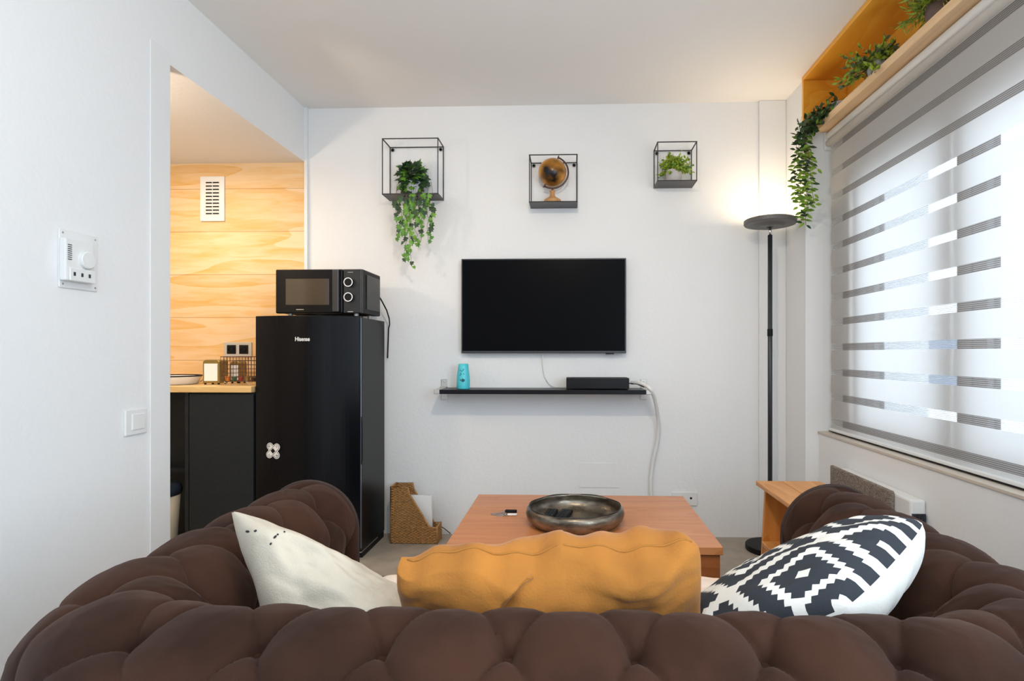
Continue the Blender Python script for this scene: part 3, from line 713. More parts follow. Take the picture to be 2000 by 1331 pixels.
fl.build('leaves', [M['ivy_dark'], M['ivy_light']], iv); stm.build('vines', M['stem'], iv)
# small potted plant in the right cube
random.seed(5)
cx = onY(1316, 350, 3.30).x; cy = 3.30
pp = thing('potted_plant', 'bushy lime green plant in a pale pot inside the smallest wire cube shelf', 'plant', (cx, cy, C3[4]))
MB().lathe([(0.0, 0), (0.038, 0.0), (0.042, 0.004), (0.047, 0.066), (0.049, 0.072), (0.043, 0.072), (0.04, 0.06), (0, 0.06)], (cx, cy, C3[4]), 32).build('pot', M['terra'], pp, smooth=True)
fl = MB(); stm = MB()
for i in range(80):
    an = random.uniform(0, 2*PI); el = random.uniform(0.25, 1.45); L_ = random.uniform(0.06, 0.105)
    d = Vector((math.cos(an)*math.cos(el), math.sin(an)*math.cos(el)*0.7, math.sin(el)*1.1)); p0 = Vector((cx, cy, C3[4]+0.065))+Vector((d.x, d.y, 0))*0.03
    tip = p0+d*L_; 
    if random.random() < .3: tip.z -= 0.05
    stm.tube([p0, (p0+tip)/2+Vector((0, 0, 0.01)), tip], 0.0008, 4)
    for k in range(16):
        t = random.uniform(0.25, 1.05); q = p0.lerp(tip, t)
        leaf_simple(fl, q, rv()+Vector((0, -.1, .3)), rv()+Vector((0, -1, .6)), random.uniform(0.012, 0.020), random.uniform(0.008, 0.013), 0 if random.random() < .8 else 1)
fl.build('leaves', [M['lime'], M['ruscus']], pp); stm.build('stems', M['ruscus'], pp)

# globe
gc = onY(1079, 337, 3.30); gx = gc.x
gb = thing('globe', 'small bronze desk globe on a turned wooden foot in the middle cube shelf', 'globe', (gx, 3.30, C2[4]))
z0 = C2[4]
MB().lathe([(0, 0), (0.049, 0), (0.050, 0.018), (0.047, 0.026), (0.036, 0.032), (0.020, 0.042), (0.014, 0.054), (0.013, 0.066), (0.018, 0.072), (0.018, 0.077), (0.010, 0.082), (0, 0.083)], (gx, 3.30, z0), 32).build('stand', M['mango'], gb, smooth=True)
rg = 0.081; ctr = Vector((gx-0.000, 3.30, gc.z))
MB().lathe([(rg*math.sin(PI*i/24), -rg*math.cos(PI*i/24)) for i in range(25)], ctr, 48).build('ball', M['gold_leaf'], gb, smooth=True)
ra = rg+0.011; arc = []
for i in range(25):
    an = R(-121)+R(190)*i/24; arc.append(ctr+Vector((ra*math.cos(an), 0, ra*math.sin(an))))
MB().tube(arc, 0.0048, 8).build('meridian_arm', M['brown_metal'], gb, smooth=True)
ax = Vector((math.cos(R(69)), 0, math.sin(R(69))))
MB().tube([ctr+ax*(rg-0.002), ctr+ax*(rg+0.022)], 0.0035, 8).build('top_pin', M['brown_metal'], gb)
ax2 = Vector((math.cos(R(-121)), 0, math.sin(R(-121))))
MB().tube([ctr+ax2*(rg-0.004), ctr+ax2*(rg+0.020)], 0.004, 8).build('bottom_pin', M['brown_metal'], gb)
MB().tube([(gx, 3.30, z0+0.06), (gx, 3.30, ctr.z-ra)], 0.006, 8).build('post', M['brown_metal'], gb)

# ================================================================ PLANTS ON THE PINE SHELF
random.seed(21)
def bush(c, rad, n, Lf, Wf, mats, name, label, pot_r, pot_h, pot_m, down=0.0):
    t = thing(name, label, 'plant', (c.x, c.y, SZ1))
    MB().lathe([(0, 0), (pot_r*0.8, 0), (pot_r, pot_h), (pot_r*0.88, pot_h), (pot_r*0.8, pot_h*0.8), (0, pot_h*0.8)], (c.x, c.y, SZ1), 28).build('pot', pot_m, t, smooth=True)
    fl = MB(); stm = MB(); base = Vector((c.x, c.y, SZ1+pot_h*0.85))
    for i in range(n):
        d = rv(); d.normalize(); d.z = abs(d.z)*0.9-0.35*random.random(); d.x -= 0.3*down/0.1; L_ = rad*random.uniform(0.55, 1.0)
        tip = base+Vector((d.x*L_, d.y*L_, d.z*L_)); tip.x = min(tip.x, 1.45)
        tip.z = min(tip.z, ZC-0.04)
        if tip.x < XF2: tip.z -= down*random.random()
        elif tip.z < SZ1+0.01: tip.z = SZ1+0.02
        stm.tube([base, base.lerp(tip, 0.5)+Vector((0, 0, 0.012)), tip], 0.0009, 4)
        for k in range(9):
            q = base.lerp(tip, random.uniform(0.35, 1.0)); 
            leaf_simple(fl, q, rv()+d, rv()+Vector((-1, -.6, .2)), Lf*random.uniform(.7, 1.2), Wf*random.uniform(.7, 1.1), 0 if random.random() < .6 else 1)
    fl.build('leaves', mats, t); stm.build('stems', M['stem'], t)
    return t
c2 = onX(1714, 128, 1.36); bush(Vector((1.36, c2.y, 0)), 0.150, 85, 0.030, 0.013, [M['lime'], M['sage']], 'shelf_plant', 'yellow-green feathery plant in a whitewashed pot, middle of the pine shelf', 0.045, 0.075, M['white_pot'], 0.10)
c3 = onX(1832, 30, 1.36); bush(Vector((1.36, c3.y, 0)), 0.135, 110, 0.034, 0.0045, [M['ruscus'], M['lime']], 'grass_plant', 'spiky green grassy plant in a brown pot at the near end of the pine shelf', 0.045, 0.07, M['brown_pot'], 0.03)
# hanging plant
ch = Vector((1.37, CY-0.13, SZ1))
hp = thing('hanging_plant', 'long trailing leafy plant hanging down from the far end of the pine shelf', 'plant', ch)
MB().lathe([(0, 0), (0.035, 0), (0.043, 0.06), (0.038, 0.06), (0.034, 0.045), (0, 0.045)], ch, 28).build('pot', M['white_pot'], hp, smooth=True)
fl = MB(); stm = MB()
for i in range(260):
    t = random.random()**0.65; q = (ch+Vector((0, 0, 0.06))).lerp(onX(1570, 262, 1.225), t)+Vector((random.uniform(-.035, .035), random.uniform(-.05, .05), random.uniform(-.025, .055)))
    if q.x > XF2-0.02: q.z = max(q.z, SZ1+0.012)
    leaf_simple(fl, q, rv()+Vector((-.3, -.3, -.2)), rv()+Vector((-.8, -.8, .3)), random.uniform(.028, .042), random.uniform(.014, .021), 0 if random.random() < .85 else 1)
XH = 1.222
for (pa, pb, pc, yb) in ((1562, 1556, 1565, 435), (1572, 1578, 1578, 420), (1567, 1570, 1574, 440), (1558, 1552, 1553, 385), (1575, 1582, 1590, 400), (1568, 1564, 1562, 400), (1570, 1575, 1594, 330)):
    pts = [ch+Vector((-0.01, 0, 0.055)), onX(pa+8, 228, 1.25), onX(pa, 262, XH)]
    n = 8
    for k in range(1, n+1):
        t = k/n; px = pa+(pb-pa)*min(1, 2*t) if t < .5 else pb+(pc-pb)*(2*t-1); pts.append(onX(px, 262+(yb-262)*t, XH))
    stm.tube(pts, 0.0010, 4)
    m_ = int((yb-262)/5.0)
    for k in range(m_+1):
        t = k/m_; px = (pa+(pb-pa)*2*t if t < .5 else pb+(pc-pb)*(2*t-1))+random.uniform(-3, 3)
        q = onX(px, 262+(yb-262)*t, XH); sd = 1 if k % 2 else -1
        leaf_simple(fl, q, Vector((sd*0.8+random.uniform(-.3, .3), -0.1, random.uniform(-.7, .35))), Vector((random.uniform(-.5, .3), -1, 0.5)), random.uniform(.030, .043), random.uniform(.015, .021), 1 if random.random() < .35+.5*t else 0)
fl.build('leaves', [M['ivy_dark'], M['ruscus']], hp); stm.build('vines', M['stem'], hp)

# ================================================================ FLOOR LAMP
lb = onY(1504, 690, 3.17); lx = lb.x; ly = 3.17
lm = thing('floor_lamp', 'tall dark uplighter floor lamp with a round disc head', 'lamp', (lx, ly, 0))
MB().lathe([(0, 0), (0.128, 0), (0.130, 0.004), (0.130, 0.026), (0.126, 0.030), (0, 0.030)], (lx, ly, 0), 48).build('base', M['black'], lm, smooth=False)
hz = onY(1504, 440, ly).z
MB().tube([(lx, ly, 0.03), (lx, ly, hz-0.055)], 0.0125, 16).build('pole', M['grey_edge'], lm, smooth=True)
jz = onY(1504, 650, ly).z
MB().lathe([(0.0135, -0.02), (0.0145, -0.018), (0.0145, 0.018), (0.0135, 0.02)], (lx, ly, jz), 16).build('pole_joint', M['black'], lm)
MB().tube([(lx, ly, hz-0.055), (lx, ly, hz-0.01)], 0.007, 12).build('neck', M['chrome'], lm, smooth=True)
MB().lathe([(0, -0.006), (0.016, -0.006), (0.02, -0.012), (0.07, -0.012), (0.09, 0.0), (0.133, 0.002), (0.138, 0.008), (0.138, 0.026), (0.132, 0.030), (0.128, 0.024), (0, 0.024)], (lx, ly, hz), 56).build('lamp_head', M['lamp_grey'], lm, smooth=False)
MB().lathe([(0, 0.0245), (0.122, 0.0245), (0.122, 0.027), (0, 0.027)], (lx, ly, hz), 48).build('diffuser', M['led'], lm)
light('floor_lamp_light', 'AREA', (lx, ly, hz+0.04), 1.7, (1.0, 0.80, 0.56), rot=(R(180), 0, 0), size=0.2)

# ================================================================ HEATER
hx = XW-0.06
ha = onX(1628, 910, hx); hb = onX(1748, 958, hx); hy1, hy0 = ha.y, hb.y; hzt = (ha.z+hb.z)/2
ht = thing('wall_heater', 'white wall heater with a brown heather fabric front below the window', 'heater', (hx, (hy0+hy1)/2, 0.12))
MB().box(hx-0.018, hx, hy0, hy1, 0.14, hzt).build('fabric_panel', M['fabric_grey'], ht, bevel=0.006)
MB().box(hx+0.001, XW-0.002, hy0-0.10, hy1-0.02, 0.13, hzt-0.01).build('body', M['white'], ht, bevel=0.008)
g = MB()
for i in range(9): g.box(hx+0.006+i*0.0055, hx+0.009+i*0.0055, hy0-0.108, hy0-0.099, hzt-0.13, hzt-0.06)
g.build('grille', M['grey_edge'], ht)

# ================================================================ STEP STOOL
ss = thing('step_stool', 'orange pine step stool behind the right arm of the sofa', 'stool', (1.03, 2.45, 0))
tz = 0.50; a = onZ(1476, 939.5, tz); SX0, SX1 = a.x, a.x+0.29; SYB = a.y; SYF = SYB-0.40
hw = 0.128
mid = SX0+0.115
MB().box(SX0, mid-0.002, SYF, SYB, tz-0.02, tz).build('top_plank', M['stool_top'], ss, bevel=0.003)
MB().box(mid+0.002, SX1, SYF, SYB, tz-0.02, tz).build('top_plank', M['stool_top'], ss, bevel=0.003)
for y0 in (SYB-0.045, SYF+0.025):
    MB().prism([(SX0+0.03, tz-0.021), (SX1-0.03, tz-0.021), (SX1+0.01, 0.0), (SX1-0.06, 0.0), (SX1-0.08, 0.16), (SX0+0.10, 0.16), (SX0+0.09, 0.0), (SX0+0.005, 0.0)], 'Y', y0, y0+0.02).build('side_panel', M['stool'], ss, bevel=0.003)
MB().box(SX0-0.03+0.04, SX0+0.16, SYF+0.046, SYB-0.046, 0.22, 0.24).build('step', M['stool_top'], ss, bevel=0.003)
MB().box(SX0+0.018, SX0+0.036, SYF+0.046, SYB-0.046, 0.155, 0.219).build('rail', M['stool'], ss, bevel=0.002)

# ================================================================ COFFEE TABLE
TZ = 0.42
p1 = onZ(935, 965.5, TZ); p2 = onZ(1334, 970, TZ); p3 = onZ(873, 1061, TZ); p4 = onZ(1415, 1072, TZ)
tx0, tx1 = -0.432, 0.527; ty0, ty1 = p4.y-0.0, (p1.y+p2.y)/2; tx0 = (p1.x+p3.x)/2; tx1 = (p2.x+p4.x)/2
ty0 = (p3.y+p4.y)/2
seam = onZ(1130, 995, TZ).y
ct = thing('coffee_table', 'low reddish cherry wood coffee table with a split top in front of the sofa', 'table', ((tx0+tx1)/2, (ty0+ty1)/2, 0))
MB().box(tx0, tx1, ty0, seam-0.002, TZ-0.028, TZ).build('tabletop', M['table'], ct, bevel=0.002)
MB().box(tx0, tx1, seam+0.002, ty1, TZ-0.028, TZ).build('tabletop_rear', M['table'], ct, bevel=0.002)
MB().box(tx0+0.01, tx1-0.008, ty0+0.008, ty0+0.03, 0.10, TZ-0.029).build('front_panel', M['table_side'], ct, bevel=0.002)
MB().box(tx0+0.01, tx1-0.008, ty1-0.03, ty1-0.008, 0.10, TZ-0.029).build('rear_panel', M['table_side'], ct, bevel=0.002)
MB().box(tx0+0.01, tx0+0.032, ty0+0.031, ty1-0.031, 0.10, TZ-0.029).build('side_panel', M['table_side'], ct)
MB().box(tx1-0.03, tx1-0.008, ty0+0.031, ty1-0.031, 0.10, TZ-0.029).build('side_panel', M['table_side'], ct)
for x in (tx0+0.01, tx1-0.068):
    for y in (ty0+0.008, ty1-0.068): MB().box(x, x+0.06, y, y+0.06, 0, 0.099).build('leg', M['table_side'], ct, bevel=0.002)
# tray
tc_ = onZ(1123, 988, TZ+0.068); tr = 0.19
ty = thing('round_tray', 'round hammered dark bronze tray bowl on the coffee table', 'tray', (tc_.x, tc_.y, TZ))
prof = [(0, 0.0), (0.150, 0.0), (0.170, 0.006), (0.186, 0.022), (0.192, 0.042), (0.188, 0.060), (0.180, 0.068), (0.176, 0.068), (0.182, 0.056), (0.184, 0.042), (0.178, 0.026), (0.163, 0.012), (0.145, 0.007), (0, 0.006)]
o = MB().lathe(prof, (tc_.x, tc_.y, TZ), 96).build('bowl', M['tray'], ty, smooth=True)
MB().tube([(tc_.x+(0.178+0.001*math.sin(9*a))*math.cos(a), tc_.y+(0.178+0.001*math.sin(9*a))*math.sin(a), TZ+0.0685+0.0015*math.sin(7*a)) for a in [2*PI*k/96 for k in range(96)]], 0.0022, 6, closed=True).build('rim', mat('tray_rim', (0.06, 0.055, 0.05), 0.4, 0.8), ty, smooth=True)
# remotes
def remote(px, py, ang, ln, wd, label):
    c = onZ(px, py, TZ+0.018); t = thing('remote_control', label, 'remote control', (c.x, c.y, TZ+0.0065), 'remote controls in the tray')
    rm = Matrix.Rotation(R(ang), 3, 'Z'); cc = Vector((c.x, c.y, TZ+0.014))
    MB().box(c.x-wd/2, c.x+wd/2, c.y-ln/2, c.y+ln/2, TZ+0.0068, TZ+0.022, rot=rm, c=cc).build('case', M['black'], t, bevel=0.004)
    g = MB()
    for i in range(3):
        for j in range(8):
            bx = c.x-wd*0.28+i*wd*0.28; by = c.y-ln*0.40+j*ln*0.115
            g.box(bx-0.0038, bx+0.0038, by-0.003, by+0.003, TZ+0.0215, TZ+0.0235, rot=rm, c=cc)
            s_ = g.v[-8:]; m0 = sum(s_, Vector())/8
            tgt = cc+rm@(Vector((bx, by, m0.z))-cc)
            # keep box offsets about the case centre
    g.build('buttons', M['grey_edge'], t)
remote(1075, 1004, -8, 0.13, 0.042, 'shorter black remote control on the left inside the bronze tray')
remote(1100, 1006, -14, 0.15, 0.045, 'longer black remote control on the right inside the bronze tray')
# keys
kcn = onZ(985, 1005, TZ); kx, ky = kcn.x, kcn.y
ks = thing('key_bunch', 'small bunch of keys with black fob on the coffee table left of the tray', 'keys', (kx, ky, TZ))
def key(x, y, an, ln):
    g = MB(); rm = Matrix.Rotation(R(an), 3, 'Z'); c = Vector((x, y, TZ+0.003))
    g.box(x, x+ln, y-0.004, y+0.004, TZ+0.001, TZ+0.0035, rot=rm, c=c)
    g.lathe([(0.012, -0.0015), (0.012, 0.0015)], c, 16)
    for k in range(4): g.box(x+ln*(0.5+0.12*k), x+ln*(0.55+0.12*k), y+0.003, y+0.0065, TZ+0.001, TZ+0.0035, rot=rm, c=c)
    return g.build('key', M['nickel'], ks)
key(kx-0.005, ky+0.018, 205, 0.055); key(kx+0.0, ky-0.018, 175, 0.05); key(kx+0.01, ky-0.02, 200, 0.04)
MB().box(kx+0.0, kx+0.05, ky+0.014, ky+0.032, TZ+0.001, TZ+0.012).build('fob', M['black'], ks, bevel=0.004)
MB().box(kx+0.015, kx+0.055, ky-0.026, ky-0.010, TZ+0.001, TZ+0.008).build('tag', M['white'], ks, bevel=0.003)
MB().tube([(kx+0.004+0.016*math.cos(a), ky+0.0+0.018*math.sin(a), TZ+0.004) for a in [2*PI*k/24 for k in range(24)]], 0.001, 5, closed=True).build('key_ring', M['chrome'], ks)

# ================================================================ WICKER FILE
wy0, wy1 = 3.20, 3.30
wx0 = onY(764, 1050, wy0).x; wx1 = onY(853, 1050, wy0).x; wh = 0.318; wl = wx1-wx0
wk = thing('wicker_magazine_holder', 'woven wicker magazine holder on the floor beside the fridge', 'magazine holder', ((wx0+wx1)/2, 3.25, 0))
def xr(z):
    if z < 0.092: return wl
    if z < 0.287: return wl*(0.83-0.46*(z-0.092)/0.195)
    return wl*0.37
g = MB(); rows = 44
for r_ in range(rows):
    z = 0.004+wh*(r_+0.3)/rows; e = xr(z); pts = []
    def wob(s, ph): return 0.0032*math.sin(s/0.0135*PI+ph)
    ph = PI*(r_ % 2)
    n = max(8, int(e/0.0045))
    front = [(wx0+e*(1-i/n), wy0+wob(e*(1-i/n), ph), z) for i in range(n+1)]
    m_ = 22
    left = [(wx0+wob((wy1-wy0)*i/m_, ph), wy0+(wy1-wy0)*i/m_, z) for i in range(1, m_)]
    back = [(wx0+e*i/n, wy1-wob(e*i/n, ph), z) for i in range(n+1)]
    pts = front+left+back
    if z < 0.092:
        right = [(wx0+e-wob((wy1-wy0)*i/m_, ph), wy1-(wy1-wy0)*i/m_, z) for i in range(1, m_)]
        g.tube(pts+right, 0.0043, 5, closed=True)
    else: g.tube(pts, 0.0043, 5)
g.build('woven_body', M['wicker'], wk, smooth=True)
g = MB()
for y in (wy0, wy1):
    g.tube([(wx0+wl, y, 0.0), (wx0+wl, y, 0.094), (wx0+wl*0.84, y, 0.094), (wx0+wl*0.385, y, 0.287), (wx0+wl*0.37, y, wh+0.003), (wx0, y, wh+0.005), (wx0, y, 0.0)], 0.0065, 7)
g.tube([(wx0, wy0, wh+0.005), (wx0, wy1, wh+0.005)], 0.0065, 7); g.tube([(wx0+wl, wy0, 0.094), (wx0+wl, wy1, 0.094)], 0.0065, 7)
g.build('braided_rim', M['wicker'], wk, smooth=True)
rp = MB().prism([(wx0+0.02, 0.02), (wx0+wl*0.86, 0.02), (wx0+wl*0.84, 0.262), (wx0+0.02, 0.266)], 'Y', 3.245, 3.26).build('paper_stack', M['paper'])
tag(rp, 'white papers standing inside the wicker magazine holder', 'papers')
tag(MB().tube([onY(846, 1020, 3.31), onY(856, 1026, 3.34), onY(868, 1033, 3.35), onY(880, 1043, 3.36)], 0.0025, 6).build('thin_cord', M['black'], smooth=True), 'thin black cord between the wicker holder and the coffee table', 'cord')
tag(MB().tube([(tx1-0.02, 2.35, 0.003), (tx1+0.12, 2.42, 0.003), (tx1+0.2, 2.37, 0.003), (tx1+0.33, 2.38, 0.003), (tx1+0.5, 2.36, 0.003)], 0.003, 6).build('floor_cable', M['black'], smooth=True), 'thin black cord lying on the floor under the step stool', 'cord')
tag(MB().tube([(tx1-0.02, 2.55, 0.003), (tx1+0.12, 2.53, 0.003), (tx1+0.3, 2.50, 0.003), (tx1+0.55, 2.52, 0.003)], 0.003, 6).build('floor_cable', M['white'], smooth=True), 'thin white cord lying on the floor between table and stool', 'cord')

# ================================================================ THERMOSTAT, SWITCH
a = onX(112, 445, XL); b = onX(188, 455, XL); zb_ = onX(112, 561, XL).z; za = a.z
th = thing('thermostat', 'white room thermostat with a round dial on a square wall plate', 'thermostat', (XL, (a.y+b.y)/2, zb_))
MB().box(XL+0.0003, XL+0.006, a.y, b.y, zb_, za).build('wall_plate', M['white'], th, bevel=0.003)
for y in (a.y+0.012, b.y-0.012):
    for z in (zb_+0.012, za-0.012): MB().lathe([(0.003, 0), (0.003, 0.0015), (0, 0.0015)], (XL+0.006, y, z), 10, rot=Matrix.Rotation(R(90), 3, 'Y')).build('screw', M['nickel'], th)
by0_ = onX(127, 500, XL+0.03).y+0.004; by1_ = onX(190, 500, XL+0.03).y-0.01
tz0 = zb_+0.022; tz1 = za-0.030
MB().box(XL+0.006, XL+0.028, by0_, by1_, tz0, tz1).build('body', M['white'], th, bevel=0.004)
MB().box(XL+0.028, XL+0.034, by0_+0.01, by1_, tz0, tz0+0.042).build('lower_cover', M['white'], th, bevel=0.003)
MB().lathe([(0.029, 0), (0.028, 0.010), (0.025, 0.012), (0, 0.012)], (XL+0.028, by1_-0.032, (tz0+tz1)/2+0.006), 36, rot=Matrix.Rotation(R(90), 3, 'Y')).build('dial', M['white'], th)
g = MB()
for i in range(8): g.box(XL+0.0278, XL+0.0292, by0_+0.008, by0_+0.022, tz1-0.022-i*0.0065, tz1-0.0195-i*0.0065)
g.build('vent_slots', M['grey_edge'], th)
for i, dy in enumerate((0.022, 0.05, 0.078)):
    MB().box(XL+0.033, XL+0.037, by0_+dy, by0_+dy+0.006, tz0+0.016, tz0+0.028).build('switch_slider', M['grey_edge'], th, bevel=0.001)
a = onX(241, 803, XL); b = onX(284, 800, XL); z1 = a.z; z0 = onX(241, 853, XL).z
sw = thing('light_switch', 'square white light switch low on the left wall', 'light switch', (XL, (a.y+b.y)/2, z0))
MB().box(XL+0.0003, XL+0.009, a.y, b.y, z0, z1).build('frame', M['white'], sw, bevel=0.003)
hy = (b.y-a.y)
MB().box(XL+0.008, XL+0.013, a.y+hy*0.26, b.y-hy*0.16, z0+0.018, z1-0.016).build('rocker', M['white'], sw, bevel=0.002)

# ================================================================ SOFA
random.seed(2)
RR = 0.148; ZCt = 0.541
XA0, XA1 = -0.800, 0.778; YF = 1.72; YBk = 0.835; CR = 0.225
L1 = YF-(YBk+CR); LA = CR*PI/2; L2 = (XA1-XA0)-2*CR; TOT = 2*L1+2*LA+L2
def path(u):     # returns centre point (x,y) and outward normal
    if u < L1: return (XA0, YF-u), (-1, 0)
    u -= L1
    if u < LA:
        a = u/CR; return (XA0+CR-CR*math.cos(a), YBk+CR-CR*math.sin(a)), (-math.cos(a), -math.sin(a))
    u -= LA
    if u < L2: return (XA0+CR+u, YBk), (0, -1)
    u -= L2
    if u < LA:
        a = PI/2-u/CR; return (XA1-CR+CR*math.cos(a), YBk+CR-CR*math.sin(a)), (math.cos(a), -math.sin(a))
    u -= LA
    return (XA1, YBk+CR+u), (1, 0)
VI = 0.19; ARC = R(212)*RR; VO = 0.36; VT = VI+ARC+VO
def prof_(v):
    if v < VI: return (-RR, ZCt-(VI-v)), (-1, 0)
    v -= VI
    if v < ARC:
        a = PI-v/RR; return (RR*math.cos(a), ZCt+RR*math.sin(a)), (math.cos(a), math.sin(a))
    v -= ARC; a = PI-R(212); e = (RR*math.cos(a), ZCt+RR*math.sin(a))
    t = v/VO
    return (e[0]-0.03*math.sin(t*PI/2), e[1]-t*(e[1]-0.10)), (1, 0)
AU = 0.181; BV = 0.165; V0 = VI+R(106)*RR; UM = L1+LA+L2/2+0.012
def tuft(u, v):
    U = (u-UM)/AU; V = (v-V0)/BV
    p = U+V/2+0.5; q = U-V/2+0.5
    s1 = abs(math.sin(PI*p)); s2 = abs(math.sin(PI*q))
    pi_, qi = round(p), round(q); dp, dq = p-pi_, q-qi
    du = (dp+dq)/2*AU; dv = (dp-dq)*BV; d2 = du*du+dv*dv
    g = min(s1, s2); d = math.sqrt(d2)
    seam = math.exp(-(g/0.07)**1.2)                 # thin stitched crease
    near = math.exp(-(d/0.055)**2)
    h = 0.008*(s1*s2)**0.6 + 0.021*(1-math.exp(-(d/0.040)**1.5)) - 0.0042*seam - 0.011*near*math.exp(-(g/0.22)**1.2) - 0.012*math.exp(-d2/0.014**2) - 0.002
    fade = max(0.0, min(1.0, (V0+1.35*BV*2+0.01-v)/0.04)) if v > V0 else 1.0
    lowf = max(0.0, min(1.0, v/0.05))
    return (h-0.020)*fade*lowf
def surf(u, v, extra=0.0):
    (cx, cy), (nx, ny) = path(u); (n, z), (pn, pz) = prof_(v)
    d = tuft(u, v)+extra
    wr = 0.0022*noise.noise(Vector((u*14, v*14, 3)))+0.0012*noise.noise(Vector((u*40, v*40, 7)))
    d += wr
    ef = min(1, min(u, TOT-u)/0.03); d *= ef
    nn = n+pn*d; zz = z+pz*d
    return Vector((cx+nx*nn, cy+ny*nn, zz))
sf = thing('sofa', 'brown velvet button tufted chesterfield sofa seen from behind', 'sofa', ((XA0+XA1)/2, 1.2, 0))
g = MB(); NU, NV = 640, 190
g.grid(lambda a, b: surf(a*TOT, b*VT), NU, NV)
g.build('tufted_shell', M['velvet'], sf, smooth=True)
# front scroll caps and piping
for u, sgn in ((0.0, 1), (TOT, -1)):
    ring = [surf(u, VT*j/60) for j in range(61)]
    c = sum(ring, Vector())/61; c.y += 0.012
    xi = XA0+RR if sgn > 0 else XA1-RR
    mb = MB(); base = list(ring)
    mb.add([c]+base, [(0, i+1, i+2) for i in range(60)]+[(0, 61, 1)])
    mb.build('arm_front', M['velvet'], sf)
    MB().tube(ring, 0.006, 8).build('piping', mat('piping_brown', (0.035, 0.018, 0.013), 0.8), sf, smooth=True)
# buttons
for V in (-2, -1, 0, 1):
    for k in range(-12, 13):
        U = k+(0.5 if V % 2 == 0 else 0.0); u = UM+U*AU; v = V0+V*BV
        if u < 0.06 or u > TOT-0.06 or v < 0.05: continue
        p = surf(u, v, 0.003); (cx, cy), (nx, ny) = path(u); (n, z), (pn, pz) = prof_(v)
        nrm = Vector((nx*pn, ny*pn, pz)); q = nrm.to_track_quat('Z', 'Y').to_matrix()
        MB().lathe([(0.0105, -0.004), (0.0125, 0.0), (0.011, 0.004), (0.007, 0.0065), (0, 0.0075)], p, 14, rot=q).build('button', M['velvet'], sf, smooth=True)
# seat and frame
SXL, SXR = XA0+RR+0.012, XA1-RR-0.012
MB().box(SXL, SXR, YBk+RR+0.012, YF-0.0, 0.26, 0.415).build('seat_cushion', M['velvet'], sf, bevel=0.04, bseg=5, smooth=True)
MB().box(XA0-0.02, XA1+0.02, YBk-0.02, YF-0.02, 0.08, 0.255).build('seat_base', M['velvet'], sf, bevel=0.01)
for x in (XA0, XA1):
    for y in (YBk+0.02, YF-0.10): MB().lathe([(0.018, 0), (0.026, 0.03), (0.02, 0.085)], (x, y, 0), 16).build('leg', M['black'], sf, smooth=True)
# throw
def thr(u, v):
    x = SXL+0.03+(SXR-SXL-0.07)*u; y = YBk+RR+0.04+(YF-0.02-(YBk+RR+0.04))*min(1, v/0.8)
    y_e = YF-0.02
    e = abs(2*u-1)
    y = y-(0.09*(e**6)) if v > 0.7 else y
    z = 0.424+0.006*abs(math.sin(x*PI/0.07))*abs(math.sin((y)*PI/0.07))+0.003*noise.noise(Vector((x*9, y*9, 0)))
    if v > 0.8: t = (v-0.8)/0.2; y += 0.03*math.sin(t*PI/2); z -= 0.16*t*t
    return (x, y, z)
tag(MB().grid(thr, 120, 90).build('throw_blanket', M['throw'], smooth=True), 'pale pink quilted throw spread over the sofa seat', 'blanket')

# ================================================================ PILLOWS
def pillow(cs, T, name, mats, n=70, mif=None, wr=0.006, ear=0.06, seed=0, pw=2.6, post=None, tb=1.0, Tf=None):
    A, B, C, D = [Vector(c) for c in cs]; nrm = ((B-A).cross(D-A)).normalized()
    if nrm.z < 0: nrm = -nrm
    def fn(side):
        def f(u, v):
            a, b = 2*u-1, 2*v-1
            # pull the edges in between corners
            a2 = a*(1-ear*(1-b*b)*abs(a)); b2 = b*(1-ear*(1-a*a)*abs(b))
            cr = 1-0.05*abs(a*b)**4; a2 *= cr; b2 *= cr; uu, vv = (a2+1)/2, (b2+1)/2
            p = A*(1-uu)*(1-vv)+B*uu*(1-vv)+C*uu*vv+D*(1-uu)*vv
            t = max(0, (1-abs(a)**pw))**0.45*max(0, (1-abs(b)**pw))**0.45
            w_ = wr*noise.noise(Vector((a*2.5+seed, b*2.5, side*3)))*2+wr*0.5*noise.noise(Vector((a*7+seed, b*7, side*5)))
            rp_ = math.atan2(b, a)
            w_ += wr*0.9*math.sin(rp_*9+seed)*min(1, (a*a+b*b))*0.6
            p = p+nrm*side*((Tf(a) if Tf else T)/2*t*(tb if side < 0 else 1)+w_*min(1, t*2))
            if post: p = post(p, a, b, side)
            return p
        return f
    g = MB(); g.grid(fn(1), n, n, mif=mif); g.grid(fn(-1), n, n, mi=len(mats)-1 if mif else 0)
    o = g.build(name, mats, None, smooth=True, weld=True)
    return o, fn
